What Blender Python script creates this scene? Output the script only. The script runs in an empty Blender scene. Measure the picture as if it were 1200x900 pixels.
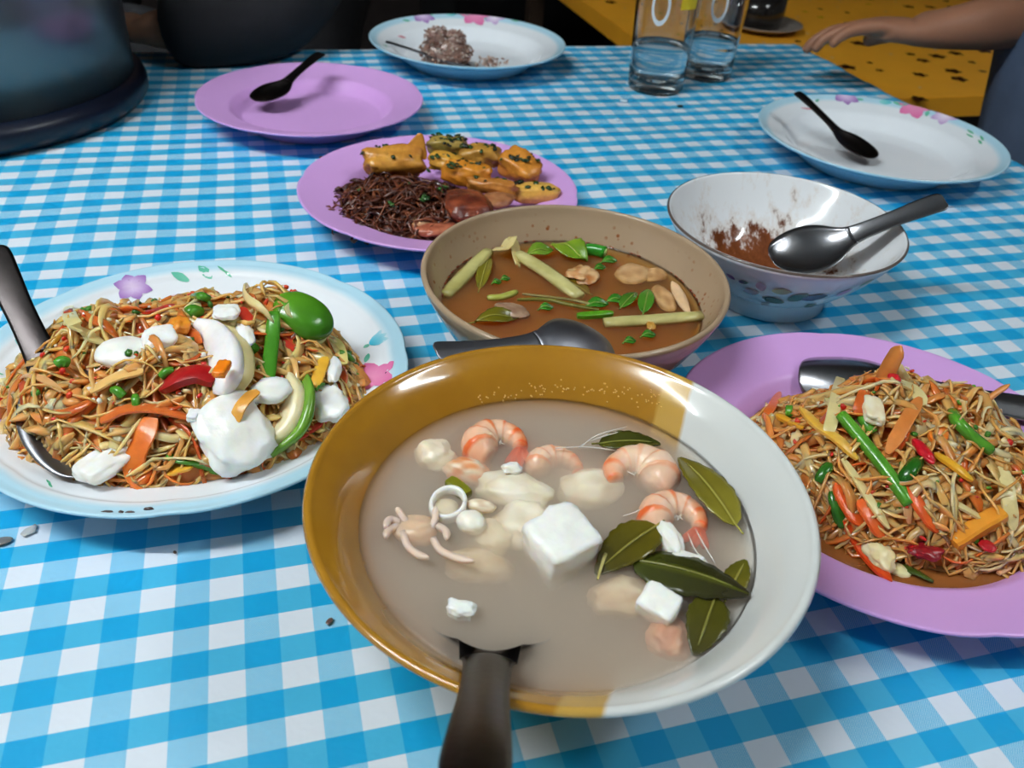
import bpy, bmesh, math, random
import numpy as np
from mathutils import Vector, Matrix, noise as mnoise

# ------------------------------------------------------------------ camera, world, lights, exposure
SC = bpy.context.scene
COL = SC.collection
FPX = 986.64                      # focal length in pixels of the 1200 px wide frame
PITCH, ROLL = 0.6359, 0.0748
CELL = 0.016                      # one check of the tablecloth
CAMH = 21.1514 * CELL             # camera height above the cloth (cloth = z 0)
FW = Vector((0, math.cos(PITCH), -math.sin(PITCH)))
_u = Vector((0, math.sin(PITCH), math.cos(PITCH))); _x = Vector((1, 0, 0))
XR = math.cos(ROLL) * _x + math.sin(ROLL) * _u
UR = -math.sin(ROLL) * _x + math.cos(ROLL) * _u
camd = bpy.data.cameras.new('camera')
camd.sensor_width = 36; camd.lens = FPX / 1200 * 36
camd.clip_start = 0.01
camd.dof.use_dof = True; camd.dof.focus_distance = 0.47; camd.dof.aperture_fstop = 13
cam = bpy.data.objects.new('camera', camd); COL.objects.link(cam)
cam.matrix_world = Matrix(((XR.x, UR.x, -FW.x, 0), (XR.y, UR.y, -FW.y, 0), (XR.z, UR.z, -FW.z, CAMH), (0, 0, 0, 1)))
SC.camera = cam

w = bpy.data.worlds.new('world'); SC.world = w; w.use_nodes = True
w.node_tree.nodes['Background'].inputs[0].default_value = (0.75, 0.85, 1, 1)
w.node_tree.nodes['Background'].inputs[1].default_value = 0.10

SC.view_settings.view_transform = 'Standard'; SC.view_settings.look = 'None'
SC.view_settings.gamma = 1; SC.view_settings.use_curve_mapping = False
SC.view_settings.exposure = -0.05
SC.cycles.volume_bounces = 5
SC.cycles.transparent_max_bounces = 16
SC.cycles.caustics_reflective = False; SC.cycles.caustics_refractive = False
LAMPS = [  # centre, heading (deg), length, strength
    ((-1.00, -0.02, 1.62), 4, 1.2, 265.0),
    ((1.30, 0.35, 1.62), 75, 0.6, 125.0),
]
CEIL_Z, FLOOR_Z = 1.75, -0.75

random.seed(7); np.random.seed(7); mnoise.seed_set(3)
RND = random.Random(11)

# ------------------------------------------------------------------ helpers
def at(px, py, z=0.0):
    """the place at height z that the photograph shows at this pixel"""
    d = FW + XR * ((px - 600) / FPX) + UR * ((450 - py) / FPX)
    s = (z - CAMH) / d.z
    return Vector((d.x * s, d.y * s, z))

GA = 0.3111                       # turn of the table against the view
U = Vector((math.cos(GA), math.sin(GA), 0)); V_ = Vector((-math.sin(GA), math.cos(GA), 0))
def uv(u, v, z=0.0): return U * u + V_ * v + Vector((0, 0, z))

def lin(c):
    r = []
    for x in c[:3]:
        x = x / 255.0
        r.append(x / 12.92 if x <= 0.04045 else ((x + 0.055) / 1.055) ** 2.4)
    return tuple(r)
def mixc(a, b, t): return tuple(a[i] * (1 - t) + b[i] * t for i in range(3))

class MB:
    def __init__(s): s.V = []; s.F = []; s.C = []
    def add(s, V, F, c=(255, 255, 255)):
        o = len(s.V); s.V.extend([tuple(v) for v in V]); s.F.extend([tuple(i + o for i in f) for f in F])
        if c and isinstance(c[0], (int, float)): s.C.extend([c] * len(V))
        else: s.C.extend(c)
        return s

def place_props(o, label=None, cat=None, group=None, kind=None):
    if label: o['label'] = label
    if cat: o['category'] = cat
    if group: o['group'] = group
    if kind: o['kind'] = kind
    return o

def link_mesh(name, mb, mat, origin, parent=None, smooth=True, uvs=None):
    me = bpy.data.meshes.new(name)
    A = np.array(mb.V, float) - np.array(origin)
    me.from_pydata(A.tolist(), [], mb.F)
    at_ = me.color_attributes.new('Col', 'FLOAT_COLOR', 'POINT')
    L = np.array(mb.C, float) / 255.0
    L = np.where(L <= 0.04045, L / 12.92, ((L + 0.055) / 1.055) ** 2.4)
    at_.data.foreach_set('color', np.c_[L, np.ones(len(L))].ravel())
    if smooth: me.polygons.foreach_set('use_smooth', [True] * len(me.polygons))
    me.materials.append(mat)
    me.update()
    o = bpy.data.objects.new(name, me); COL.objects.link(o)
    if parent is not None: o.parent = parent
    else: o.location = origin
    return o

def base_of(mb):
    A = np.array(mb.V); lo, hi = A.min(0), A.max(0)
    return ((lo[0] + hi[0]) / 2, (lo[1] + hi[1]) / 2, lo[2])

def solo(name, mb, mat, label, cat, group=None, kind=None, smooth=True):
    """a thing that is one mesh"""
    o = link_mesh(name, mb, mat, base_of(mb), None, smooth)
    return place_props(o, label, cat, group, kind)

def thing(name, loc, label, cat, group=None):
    o = bpy.data.objects.new(name, None); COL.objects.link(o)
    o.location = loc; o.empty_display_size = 0.02
    place_props(o, label, cat, group); o['_o'] = tuple(loc)
    return o
def part(T, name, mb, mat, label=None, kind=None, smooth=True, under=None):
    o = link_mesh(name, mb, mat, T['_o'], under or T, smooth)
    return place_props(o, label, None, None, kind)

def structure(name, mb, mat, smooth=False):
    o = link_mesh(name, mb, mat, (0, 0, 0), None, smooth); o['kind'] = 'structure'; return o

# ---- shapes
def box(c, sx, sy, sz, ax=Vector((1, 0, 0)), ay=Vector((0, 1, 0)), az=Vector((0, 0, 1))):
    c = Vector(c); V = [c + ax * (sx * i) + ay * (sy * j) + az * (sz * k) for i in (-.5, .5) for j in (-.5, .5) for k in (-.5, .5)]
    return V, [(0, 1, 3, 2), (4, 6, 7, 5), (0, 4, 5, 1), (2, 3, 7, 6), (0, 2, 6, 4), (1, 5, 7, 3)]

def lathe(prof, c, seg=96, colf=None, rmod=None, close=True):
    """spin (r, z) round a vertical axis at c"""
    V, F, C = [], [], []
    for i, (r, z) in enumerate(prof):
        for k in range(seg):
            a = 2 * math.pi * k / seg
            rr = r * (rmod(a, r) if rmod else 1)
            V.append((c[0] + rr * math.cos(a), c[1] + rr * math.sin(a), c[2] + z))
            C.append(colf(i, r, z, a) if colf else (255, 255, 255))
    n = len(prof)
    for i in range(n - 1):
        for k in range(seg):
            k2 = (k + 1) % seg
            F.append((i * seg + k, i * seg + k2, (i + 1) * seg + k2, (i + 1) * seg + k))
    if close:
        for i in (0, n - 1):
            V.append((c[0], c[1], c[2] + prof[i][1])); C.append(C[i * seg]); m = len(V) - 1
            for k in range(seg):
                k2 = (k + 1) % seg
                F.append((m, i * seg + k2, i * seg + k) if i == 0 else (m, i * seg + k, i * seg + k2))
    return V, F, C

def crom(P, n):
    """Catmull-Rom through rows of P (any width) -> n rows"""
    P = np.array(P, float); k = len(P)
    if k == 2: return P[0] + (P[1] - P[0]) * np.linspace(0, 1, n)[:, None]
    Q = np.vstack([2 * P[0] - P[1], P, 2 * P[-1] - P[-2]])
    out = []
    for t in np.linspace(0, k - 1, n):
        i = min(int(t), k - 2); f = t - i
        a, b, c, d = Q[i], Q[i + 1], Q[i + 2], Q[i + 3]
        out.append(0.5 * (2 * b + (c - a) * f + (2 * a - 5 * b + 4 * c - d) * f * f + (3 * b - a - 3 * c + d) * f ** 3))
    return np.array(out)

def ribbon(P, w, t, n=8, sides=6, up=(0, 0, 1), taper=(0.35, 0.35), twist=0.0, power=0.6, spline=True, sq=0.7):
    """a solid strip along P: w wide, t thick, with rounded section"""
    P = crom([tuple(p) for p in P], n) if spline else np.array(P, float)
    n = len(P)
    T = np.gradient(P, axis=0); T /= np.linalg.norm(T, axis=1)[:, None] + 1e-12
    up = np.array(up, float); S = np.cross(T, up); ln = np.linalg.norm(S, axis=1)
    S[ln < 1e-5] = (1, 0, 0); S /= np.linalg.norm(S, axis=1)[:, None]
    N = np.cross(S, T)
    x = np.linspace(0, 1, n)
    prof = np.minimum(1, np.minimum(taper[0] + (1 - taper[0]) * (x / 0.22).clip(0, 1) ** power, taper[1] + (1 - taper[1]) * ((1 - x) / 0.22).clip(0, 1) ** power))
    wv = np.array(w) * prof if np.ndim(w) == 0 else np.interp(x, np.linspace(0, 1, len(w)), w)
    tv = t * (0.5 + 0.5 * prof)
    V = np.zeros((n, sides, 3))
    for k in range(sides):
        a = 2 * math.pi * (k + 0.5) / sides
        ca, sa = math.cos(a), math.sin(a)
        ca = math.copysign(abs(ca) ** sq, ca); sa = math.copysign(abs(sa) ** sq, sa)
        tw = twist * x
        dx, dy = ca * wv / 2, sa * tv / 2
        V[:, k] = P + S * (dx * np.cos(tw) - dy * np.sin(tw))[:, None] + N * (dx * np.sin(tw) + dy * np.cos(tw))[:, None]
    F = []
    for i in range(n - 1):
        for k in range(sides):
            k2 = (k + 1) % sides
            F.append((i * sides + k, i * sides + k2, (i + 1) * sides + k2, (i + 1) * sides + k))
    F.append(tuple(range(sides))[::-1]); F.append(tuple((n - 1) * sides + k for k in range(sides)))
    return V.reshape(-1, 3).tolist(), F

_ico = {}
def ico(sub):
    if sub not in _ico:
        bm = bmesh.new(); bmesh.ops.create_icosphere(bm, subdivisions=sub, radius=1)
        bm.verts.ensure_lookup_table()
        _ico[sub] = (np.array([v.co[:] for v in bm.verts]), [tuple(v.index for v in f.verts) for f in bm.faces]); bm.free()
    return _ico[sub]

def rotm(rx=0, ry=0, rz=0):
    return np.array((Matrix.Rotation(rz, 3, 'Z') @ Matrix.Rotation(ry, 3, 'Y') @ Matrix.Rotation(rx, 3, 'X')))

def blob(c, s, rot=(0, 0, 0), amp=0.12, freq=1.6, sub=3, seed=0.0, boxy=0.0, colf=None, c2=(255, 255, 255)):
    """a lump: sphere (or, with boxy, block) with uneven faces"""
    X, F = ico(sub); X = X.copy()
    if boxy > 0:
        m = np.abs(X).max(1)[:, None]; cube = X / m * 0.86
        X = X * (1 - boxy) + cube * boxy
    D = np.array([1 + amp * mnoise.noise(Vector((x[0] * freq + seed, x[1] * freq + seed * 1.7, x[2] * freq - seed))) + 0.35 * amp * mnoise.noise(Vector((x[0] * freq * 3 + seed, x[1] * freq * 3, x[2] * freq * 3))) for x in X])
    Y = (X * D[:, None] * np.array(s)) @ rotm(*rot).T + np.array(c)
    C = [colf(x) for x in X] if colf else c2
    return Y.tolist(), F, C

# ---- materials
def _nt(name):
    m = bpy.data.materials.new(name); m.use_nodes = True
    return m, m.node_tree, m.node_tree.nodes['Principled BSDF']
def NN(nt, t, **kw):
    n = nt.nodes.new(t)
    for k, v in kw.items(): setattr(n, k, v)
    return n
def math_(nt, op, a, b=None, c=None):
    n = nt.nodes.new('ShaderNodeMath'); n.operation = op
    for i, x in enumerate((a, b, c)):
        if x is None: continue
        if isinstance(x, (int, float)): n.inputs[i].default_value = x
        else: nt.links.new(x, n.inputs[i])
    return n.outputs[0]
def mix_(nt, f, a, b):
    n = nt.nodes.new('ShaderNodeMix'); n.data_type = 'RGBA'
    for i, x in ((0, f), (6, a), (7, b)):
        if isinstance(x, (int, float)): n.inputs[i].default_value = x
        elif isinstance(x, tuple): n.inputs[i].default_value = (*x[:3], 1)
        else: nt.links.new(x, n.inputs[i])
    return n.outputs[2]
def ramp_(nt, f, lo, hi):
    n = nt.nodes.new('ShaderNodeMapRange'); n.inputs[1].default_value = lo; n.inputs[2].default_value = hi
    nt.links.new(f, n.inputs[0]); return n.outputs[0]
def noise_(nt, vec, scale, detail=3, rough=0.55):
    n = nt.nodes.new('ShaderNodeTexNoise'); n.inputs['Scale'].default_value = scale
    n.inputs['Detail'].default_value = detail; n.inputs['Roughness'].default_value = rough
    if vec is not None: nt.links.new(vec, n.inputs['Vector'])
    return n.outputs['Fac']
def objco(nt): return nt.nodes.new('ShaderNodeTexCoord').outputs['Object']

def mat(name, col=None, rough=0.4, spec=0.5, sss=0.0, rad=0.004, metal=0.0, coat=0.0, var=0.0, vscale=60, bump=0.0, bscale=200, trans=0.0):
    """plain procedural material; without col it takes the colour painted on the mesh points"""
    m, nt, b = _nt(name)
    vec = objco(nt)
    if col is None:
        a = NN(nt, 'ShaderNodeVertexColor', layer_name='Col'); src = a.outputs[0]
    else:
        r = NN(nt, 'ShaderNodeRGB'); r.outputs[0].default_value = (*lin(col), 1); src = r.outputs[0]
    if var > 0:
        f = noise_(nt, vec, vscale)
        h = NN(nt, 'ShaderNodeHueSaturation'); nt.links.new(src, h.inputs['Color'])
        nt.links.new(math_(nt, 'MULTIPLY_ADD', f, var * 2, 1 - var), h.inputs['Value']); src = h.outputs[0]
    nt.links.new(src, b.inputs['Base Color'])
    b.inputs['Roughness'].default_value = rough; b.inputs['Specular IOR Level'].default_value = spec
    b.inputs['Metallic'].default_value = metal
    b.inputs['Coat Weight'].default_value = coat; b.inputs['Coat Roughness'].default_value = 0.08
    b.inputs['Transmission Weight'].default_value = trans
    if sss > 0:
        b.inputs['Subsurface Weight'].default_value = sss; b.inputs['Subsurface Radius'].default_value = (1, 0.7, 0.4)
        b.inputs['Subsurface Scale'].default_value = rad
    if bump > 0:
        bp = NN(nt, 'ShaderNodeBump'); bp.inputs['Strength'].default_value = bump; bp.inputs['Distance'].default_value = 0.002
        nt.links.new(noise_(nt, vec, bscale), bp.inputs['Height']); nt.links.new(bp.outputs[0], b.inputs['Normal'])
    return m

M = {}
M['glaze'] = mat('glazed_ceramic', None, 0.12, 0.5, var=0.03, vscale=30)
M['melamine'] = mat('purple_melamine', (212, 162, 225), 0.28, 0.45, var=0.03, vscale=25)
M['print'] = mat('plate_print', None, 0.15, 0.5)
M['food'] = mat('wet_food', None, 0.28, 0.5, sss=0.35, rad=0.004, var=0.18, vscale=160, bump=0.15, bscale=260)
M['shred'] = mat('wet_shreds', None, 0.18, 0.5, sss=0.8, rad=0.006, var=0.12, vscale=120, bump=0.1, bscale=220)
M['white_food'] = mat('egg_white', None, 0.3, 0.45, sss=0.5, rad=0.005, var=0.10, vscale=110, bump=0.25, bscale=140)
M['crisp'] = mat('fried_food', None, 0.24, 0.5, var=0.4, vscale=190, bump=0.35, bscale=300)
M['leaf'] = mat('wet_leaf', None, 0.22, 0.5, var=0.22, vscale=90, bump=0.15, bscale=160)
M['steel'] = mat('worn_steel', (150, 150, 155), 0.22, 0.5, metal=1.0, var=0.12, vscale=50, bump=0.03, bscale=300)
M['dark_steel'] = mat('dull_steel', (120, 120, 125), 0.34, 0.5, metal=1.0, var=0.18, vscale=50, bump=0.04, bscale=250)
M['steel_dark_refl'] = mat('steel_dark_reflection', (52, 48, 48), 0.3, 0.5, metal=1.0, var=0.2, vscale=50, bump=0.04, bscale=250)  # plain steel; its reflection of dark surroundings is put into the colour
M['grey_steel'] = mat('grey_steel', (150, 150, 158), 0.42, 0.5, metal=1.0, var=0.15, vscale=50, bump=0.04, bscale=250)
M['paint'] = mat('painted_surface', None, 0.55, 0.3, var=0.08, vscale=6)
M['skin'] = mat('skin', None, 0.5, 0.35, sss=0.15, rad=0.01, var=0.08, vscale=30)
M['cloth'] = mat('woven_clothing', None, 0.85, 0.2, var=0.25, vscale=18, bump=0.5, bscale=35)
M['hair'] = mat('black_hair', (14, 12, 12), 0.45, 0.4, bump=0.6, bscale=90)
M['plastic'] = mat('plastic', None, 0.35, 0.45, var=0.05, vscale=20)

# ------------------------------------------------------------------ room shell
def slab(name, c, s, m, ax=U, ay=V_):
    mb = MB(); V, F = box(c, *s, ax=ax, ay=ay); mb.add(V, F, (255, 255, 255)); return structure(name, mb, m)
m_wall, nt, b = _nt('dark_wood_wall')
vec = objco(nt); mp = NN(nt, 'ShaderNodeMapping'); mp.inputs['Scale'].default_value = (1, 1, 12); nt.links.new(vec, mp.inputs[0])
nt.links.new(mix_(nt, noise_(nt, mp.outputs[0], 3), lin((40, 32, 30)), lin((24, 20, 20))), b.inputs['Base Color']); b.inputs['Roughness'].default_value = 0.7
b.inputs['Specular IOR Level'].default_value = 0.15
m_floor = mat('dark_floor', (34, 28, 28), 0.6, 0.2, var=0.3, vscale=3)
m_light = mat('painted_wall', (178, 174, 168), 0.8, 0.2, var=0.05, vscale=4)
UMIN, UMAX, VMIN, VMAX = -2.3, 3.2, -2.0, 3.3
uc, vc, ul, vl = (UMIN + UMAX) / 2, (VMIN + VMAX) / 2, UMAX - UMIN, VMAX - VMIN
slab('floor', uv(uc, vc, FLOOR_Z - 0.05), (ul, vl, 0.1), m_floor)
slab('ceiling', uv(uc, vc, CEIL_Z + 0.05), (ul, vl, 0.1), m_light)
zc, zh = (CEIL_Z + FLOOR_Z) / 2, CEIL_Z - FLOOR_Z
slab('wall_back', uv(uc, VMAX + 0.05, zc), (ul, 0.1, zh), m_wall)
slab('wall_right', uv(UMAX + 0.05, vc, zc), (0.1, vl, zh), m_light)
slab('wall_left', uv(UMIN - 0.05, vc, zc), (0.1, vl, zh), m_light)
slab('wall_front', uv(uc, VMIN - 0.05, zc), (ul, 0.1, zh), m_light)
m_door = mat('black_door', (12, 12, 13), 0.6, 0.2)
mb = MB(); d0 = uv(1.02, VMAX - 0.02, FLOOR_Z + 1.0); V, F = box(d0, 0.85, 0.04, 2.0, U, V_); mb.add(V, F); door = structure('door_1', mb, m_door)
mb = MB()
for zz in (-0.5, 0.45):
    V, F = box(d0 + Vector((0, 0, zz)) - V_ * 0.028, 0.6, 0.016, 0.75, U, V_); mb.add(V, F)
o = link_mesh('door_panel', mb, m_door, (0, 0, 0), door)

# ---- ceiling tube lamp
def tube_lamp(c, deg, L, strength):
    c = Vector(c); ax = Vector((math.cos(math.radians(deg)), math.sin(math.radians(deg)), 0)); ay = Vector((-ax.y, ax.x, 0))
    T = thing('ceiling_lamp', (c.x, c.y, CEIL_Z), 'white ceiling lamp with a %s glowing tube above the table' % ('long' if L > 1 else 'short'), 'lamp')
    mb = MB(); V, F = box((c.x, c.y, CEIL_Z - 0.035), L + 0.06, 0.07, 0.07, ax, ay); mb.add(V, F, (225, 225, 225)); part(T, 'housing', mb, M['paint'], smooth=False)
    for s in (-1, 1):
        mb = MB()
        V, F = box(c + ax * (s * L / 2) + Vector((0, 0, 0.02)), 0.02, 0.04, 0.09, ax, ay); mb.add(V, F, (230, 230, 230))
        part(T, 'tube_holder', mb, M['paint'], smooth=False)
    m, nt, b = _nt('lamp_tube'); b.inputs['Emission Color'].default_value = (0.90, 0.98, 1, 1); b.inputs['Emission Strength'].default_value = strength
    mb = MB(); V, F = ribbon([c - ax * (L / 2), c + ax * (L / 2)], 0.03, 0.03, n=3, sides=12, taper=(1, 1)); mb.add(V, F)
    part(T, 'tube', mb, m)
for a in LAMPS: tube_lamp(*a)

# ------------------------------------------------------------------ table and gingham cloth
TU0, TU1, TV0, TV1 = -0.95, 0.834, -0.22, 1.243
T = thing('dining_table', uv((TU0 + TU1) / 2, (TV0 + TV1) / 2, FLOOR_Z), 'long dining table hidden under a blue gingham cloth', 'table')
mb = MB(); V, F = box(uv((TU0 + TU1) / 2, (TV0 + TV1) / 2, -0.018), TU1 - TU0 - 0.012, TV1 - TV0 - 0.012, 0.03, U, V_); mb.add(V, F, (120, 90, 60)); part(T, 'tabletop', mb, M['paint'], smooth=False)
for su in (TU0 + 0.08, TU1 - 0.08):
    for sv in (TV0 + 0.08, TV1 - 0.08):
        mb = MB(); V, F = box(uv(su, sv, (FLOOR_Z - 0.033) / 2), 0.045, 0.045, -0.033 - FLOOR_Z, U, V_); mb.add(V, F, (90, 70, 50)); part(T, 'leg', mb, M['paint'], smooth=False)

I0, J0, ASP = -9.302, 22.731, 0.8913
def cloth_pt(u, v):
    """flat cloth coordinates -> place; the cloth bends down over the table's edges"""
    du = max(0, u - TU1) - max(0, TU0 - u); dv = max(0, v - TV1) - max(0, TV0 - v)
    cu, cv = min(max(u, TU0), TU1), min(max(v, TV0), TV1)
    z = 0.0; r = 0.006
    def fold(d):
        s = 1 if d > 0 else -1; d = abs(d); L = r * math.pi / 2
        if d < L: return s * r * math.sin(d / r), -r * (1 - math.cos(d / r))
        return s * r, -r - (d - L)
    if du: a, z1 = fold(du); cu += a; z += z1
    if dv: a, z2 = fold(dv); cv += a; z = min(z, z2) if du else z2
    p = Vector((u * 9, v * 26, 0))
    amp = 0.0013 * (0.25 + 0.75 * min(1, max(0, (v - 0.35) / 0.4)))
    wz = amp * (mnoise.noise(p) + 0.5 * mnoise.noise(p * 2.3 + Vector((4, 1, 0))))
    if z < -0.004:
        f = 0.008 * math.sin((u if dv else v) * 42) * min(1, -z * 8)
        if dv: cv += f + 0.004 * (1 if dv > 0 else -1)
        else: cu += f + 0.004 * (1 if du > 0 else -1)
    q = uv(cu, cv, z + wz - 0.0009)
    n1 = mnoise.noise(Vector((u * 7, v * 7, 3))); n2 = mnoise.noise(Vector((u * 7, v * 9, 9)))
    k = min(1, max(0, (v - 0.3) / 0.4)) * 0.10 + 0.02
    return q, (u / CELL - I0 + n1 * k * 1.2, (J0 - v / CELL) / ASP + n2 * k * 2.6)
gu = np.r_[np.linspace(TU0 - 0.15, TU0 - 0.012, 10), np.linspace(TU0 - 0.009, TU0, 4), np.linspace(TU0 + 0.012, TU1 - 0.012, 150), np.linspace(TU1, TU1 + 0.0095, 5), np.linspace(TU1 + 0.02, TU1 + 0.15, 12)]
gv = np.r_[np.linspace(TV0 - 0.15, TV0 - 0.012, 8), np.linspace(TV0 - 0.009, TV0, 4), np.linspace(TV0 + 0.012, TV1 - 0.008, 190), np.linspace(TV1, TV1 + 0.0095, 5), np.linspace(TV1 + 0.02, TV1 + 0.15, 12)]
mb = MB(); UVS = []
for v in gv:
    for u in gu:
        q, c = cloth_pt(u, v); mb.V.append(tuple(q)); mb.C.append((255, 255, 255)); UVS.append(c)
nu = len(gu)
mb.F = [(j * nu + i, j * nu + i + 1, (j + 1) * nu + i + 1, (j + 1) * nu + i) for j in range(len(gv) - 1) for i in range(nu - 1)]

m_ging, nt, b = _nt('gingham_cloth')
um = NN(nt, 'ShaderNodeUVMap', uv_map='checks'); sp = NN(nt, 'ShaderNodeSeparateXYZ'); nt.links.new(um.outputs[0], sp.inputs[0])
ci, cj = sp.outputs[0], sp.outputs[1]
sharp = lambda x: ramp_(nt, math_(nt, 'ABSOLUTE', math_(nt, 'SUBTRACT', math_(nt, 'MODULO', math_(nt, 'ADD', x, 2001.5), 2.0), 1.0)), 0.515, 0.485)
oi, oj = sharp(ci), sharp(cj)      # 1 on the dyed stripes
hatch = ramp_(nt, math_(nt, 'PINGPONG', math_(nt, 'MULTIPLY', math_(nt, 'ADD', ci, math_(nt, 'MULTIPLY', cj, 0.9)), 17.0), 0.5), 0.17, 0.33)
hatch2 = ramp_(nt, math_(nt, 'PINGPONG', math_(nt, 'MULTIPLY', math_(nt, 'SUBTRACT', ci, cj), 17.0), 0.5), 0.1, 0.4)
WHITE, BLUE, MID = lin((219, 226, 237)), lin((6, 158, 213)), lin((62, 174, 216))
light = mix_(nt, hatch, lin((176, 214, 235)), lin((78, 178, 221)))
row_w = mix_(nt, oi, WHITE, light)
mid = mix_(nt, math_(nt, 'MULTIPLY', hatch2, 0.25), MID, lin((90, 185, 228)))
row_b = mix_(nt, oi, mid, BLUE)
col = mix_(nt, oj, row_w, row_b)
dirt = ramp_(nt, noise_(nt, objco(nt), 5, 5), 0.35, 0.75)
col = mix_(nt, math_(nt, 'MULTIPLY', dirt, 0.06), col, lin((120, 130, 140)))
nt.links.new(col, b.inputs['Base Color']); b.inputs['Roughness'].default_value = 0.42; b.inputs['Specular IOR Level'].default_value = 0.35
bp = NN(nt, 'ShaderNodeBump'); bp.inputs['Strength'].default_value = 0.35; bp.inputs['Distance'].default_value = 0.004
nt.links.new(noise_(nt, objco(nt), 28, 4), bp.inputs['Height']); nt.links.new(bp.outputs[0], b.inputs['Normal'])
cloth = link_mesh('tablecloth', mb, m_ging, uv(0, 0.6, 0), None)
place_props(cloth, 'blue and white gingham oilcloth spread over the long dining table', 'tablecloth')
ul_ = cloth.data.uv_layers.new(name='checks'); li = np.zeros(len(cloth.data.loops), int); cloth.data.loops.foreach_get('vertex_index', li)
ul_.data.foreach_set('uv', np.array(UVS)[li].ravel())
# small crumbs and stains lying on the cloth
for (px, py, s, c, lab) in ((34, 622, 0.0030, (190, 188, 186), 'grey smear of dried food on a white check, left of the papaya plate'),
                            (2, 634, 0.0032, (120, 115, 112), 'grey scrap on the cloth at the left edge'),
                            (386, 728, 0.0014, (95, 70, 70), 'small brown crumb on the cloth by the amber bowl'),
                            (205, 647, 0.0008, (70, 50, 40), 'tiny dark speck on a white check below the papaya plate'),
                            (797, 124, 0.003, (25, 22, 22), 'black crumb on the cloth in front of the water glasses')):
    mb = MB(); mb.add(*blob(at(px, py, 0.0006), (s, s * 1.6, 0.00035), rot=(0, 0, px), amp=0.35, sub=2, seed=px)); mb.C = [c] * len(mb.V)
    solo('crumb', mb, M['food'], lab, 'crumb')

# ------------------------------------------------------------------ crockery
def smooth(x, a, b):
    t = min(1, max(0, (x - a) / (b - a))); return t * t * (3 - 2 * t)

def plate_profile(R, zr, well=0.62, base=0.006, th=0.0028, lip=0.0, knee=0.80):
    """top-surface height by radius, and the closed section"""
    def zf(r):
        x = r / R
        z = base + (zr * 0.62 - base) * smooth(x, well, knee) + (zr * 0.38) * max(0, (x - knee + 0.06) / (1.06 - knee)) ** 1.1
        if lip: z += lip * smooth(x, 0.885, 0.905) - lip * 0.6 * smooth(x, 0.945, 0.965)
        return z
    rs = list(np.linspace(0.0005, well * R, 8)) + list(np.linspace(well * R, knee * R, 12))[1:] + list(np.linspace(knee * R, R, 22))[1:]
    top = [(r, zf(r)) for r in rs]
    edge = [(R + 0.0008, zf(R) - 0.0006), (R + 0.0006, zf(R) - 0.0018)]
    und = [(r, zf(r) - th * (1 + 0.2 * (1 - r / R))) for r in np.linspace(R - 0.001, well * R * 1.08, 16)]
    foot = [(well * R * 1.02, 0.0016), (well * R * 1.0, 0.0), (well * R * 0.94, 0.0), (well * R * 0.92, 0.0022), (0.0005, 0.0024)]
    return zf, top + edge + und + foot, len(top)

def scallop(n, depth, ph=0.0):
    def f(a, r):
        k = (a - ph) * n / (2 * math.pi); x = abs((k % 1) - 0.5) * 2       # 1 at the notch
        return 1 - depth * (x ** 6) * max(0, (r - 0.07) / 0.06) if r > 0.07 else 1
    return f

def petal2d(cx, cy, ang, ln, wd, ci, co, n=12, tip=0.7):
    """outline of a petal or leaf, in the plane, with colours from base to tip"""
    out = [(cx + ln * 0.45 * math.cos(ang), cy + ln * 0.45 * math.sin(ang), mixc(ci, co, 0.35))]
    ring = []
    for k in range(n):
        a = 2 * math.pi * k / n
        x = 0.5 - 0.5 * math.cos(a); y = 0.5 * math.sin(a) * (1 - abs(2 * x - 1) ** 2 * 0.15) * (1 if x < tip else 1 - 0.5 * (x - tip) / (1 - tip))
        ring.append((cx + ln * x * math.cos(ang) - wd * y * math.sin(ang), cy + ln * x * math.sin(ang) + wd * y * math.cos(ang), mixc(ci, co, x)))
    return out, ring
def add_petal(mb, mapf, *a, **k):
    ctr, ring = petal2d(*a, **k)
    c = ctr[0]; mid = [((c[0] + p[0]) / 2, (c[1] + p[1]) / 2, mixc(c[2], p[2], 0.5)) for p in ring]
    P = ctr + mid + ring; n = len(ring)
    V = [mapf(p[0], p[1]) for p in P]
    F = [(0, 1 + i, 1 + (i + 1) % n) for i in range(n)] + [(1 + i, 1 + n + i, 1 + n + (i + 1) % n, 1 + (i + 1) % n) for i in range(n)]
    mb.add(V, F, [p[2] for p in P])
def flower(mb, mapf, s, ang, ci, co, n=5, dots=True):
    for k in range(n):
        add_petal(mb, mapf, 0, 0, ang + 2 * math.pi * k / n, s * (0.9 + 0.2 * ((k * 37) % 5) / 5), s * 0.72, ci, co)
    if dots:
        for k in range(6):
            a = ang + k * 1.1; r = s * (0.35 + 0.1 * (k % 3))
            add_petal(mb, mapf, r * math.cos(a), r * math.sin(a), a, s * 0.10, s * 0.09, (90, 40, 90), (90, 40, 90), n=6)

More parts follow.
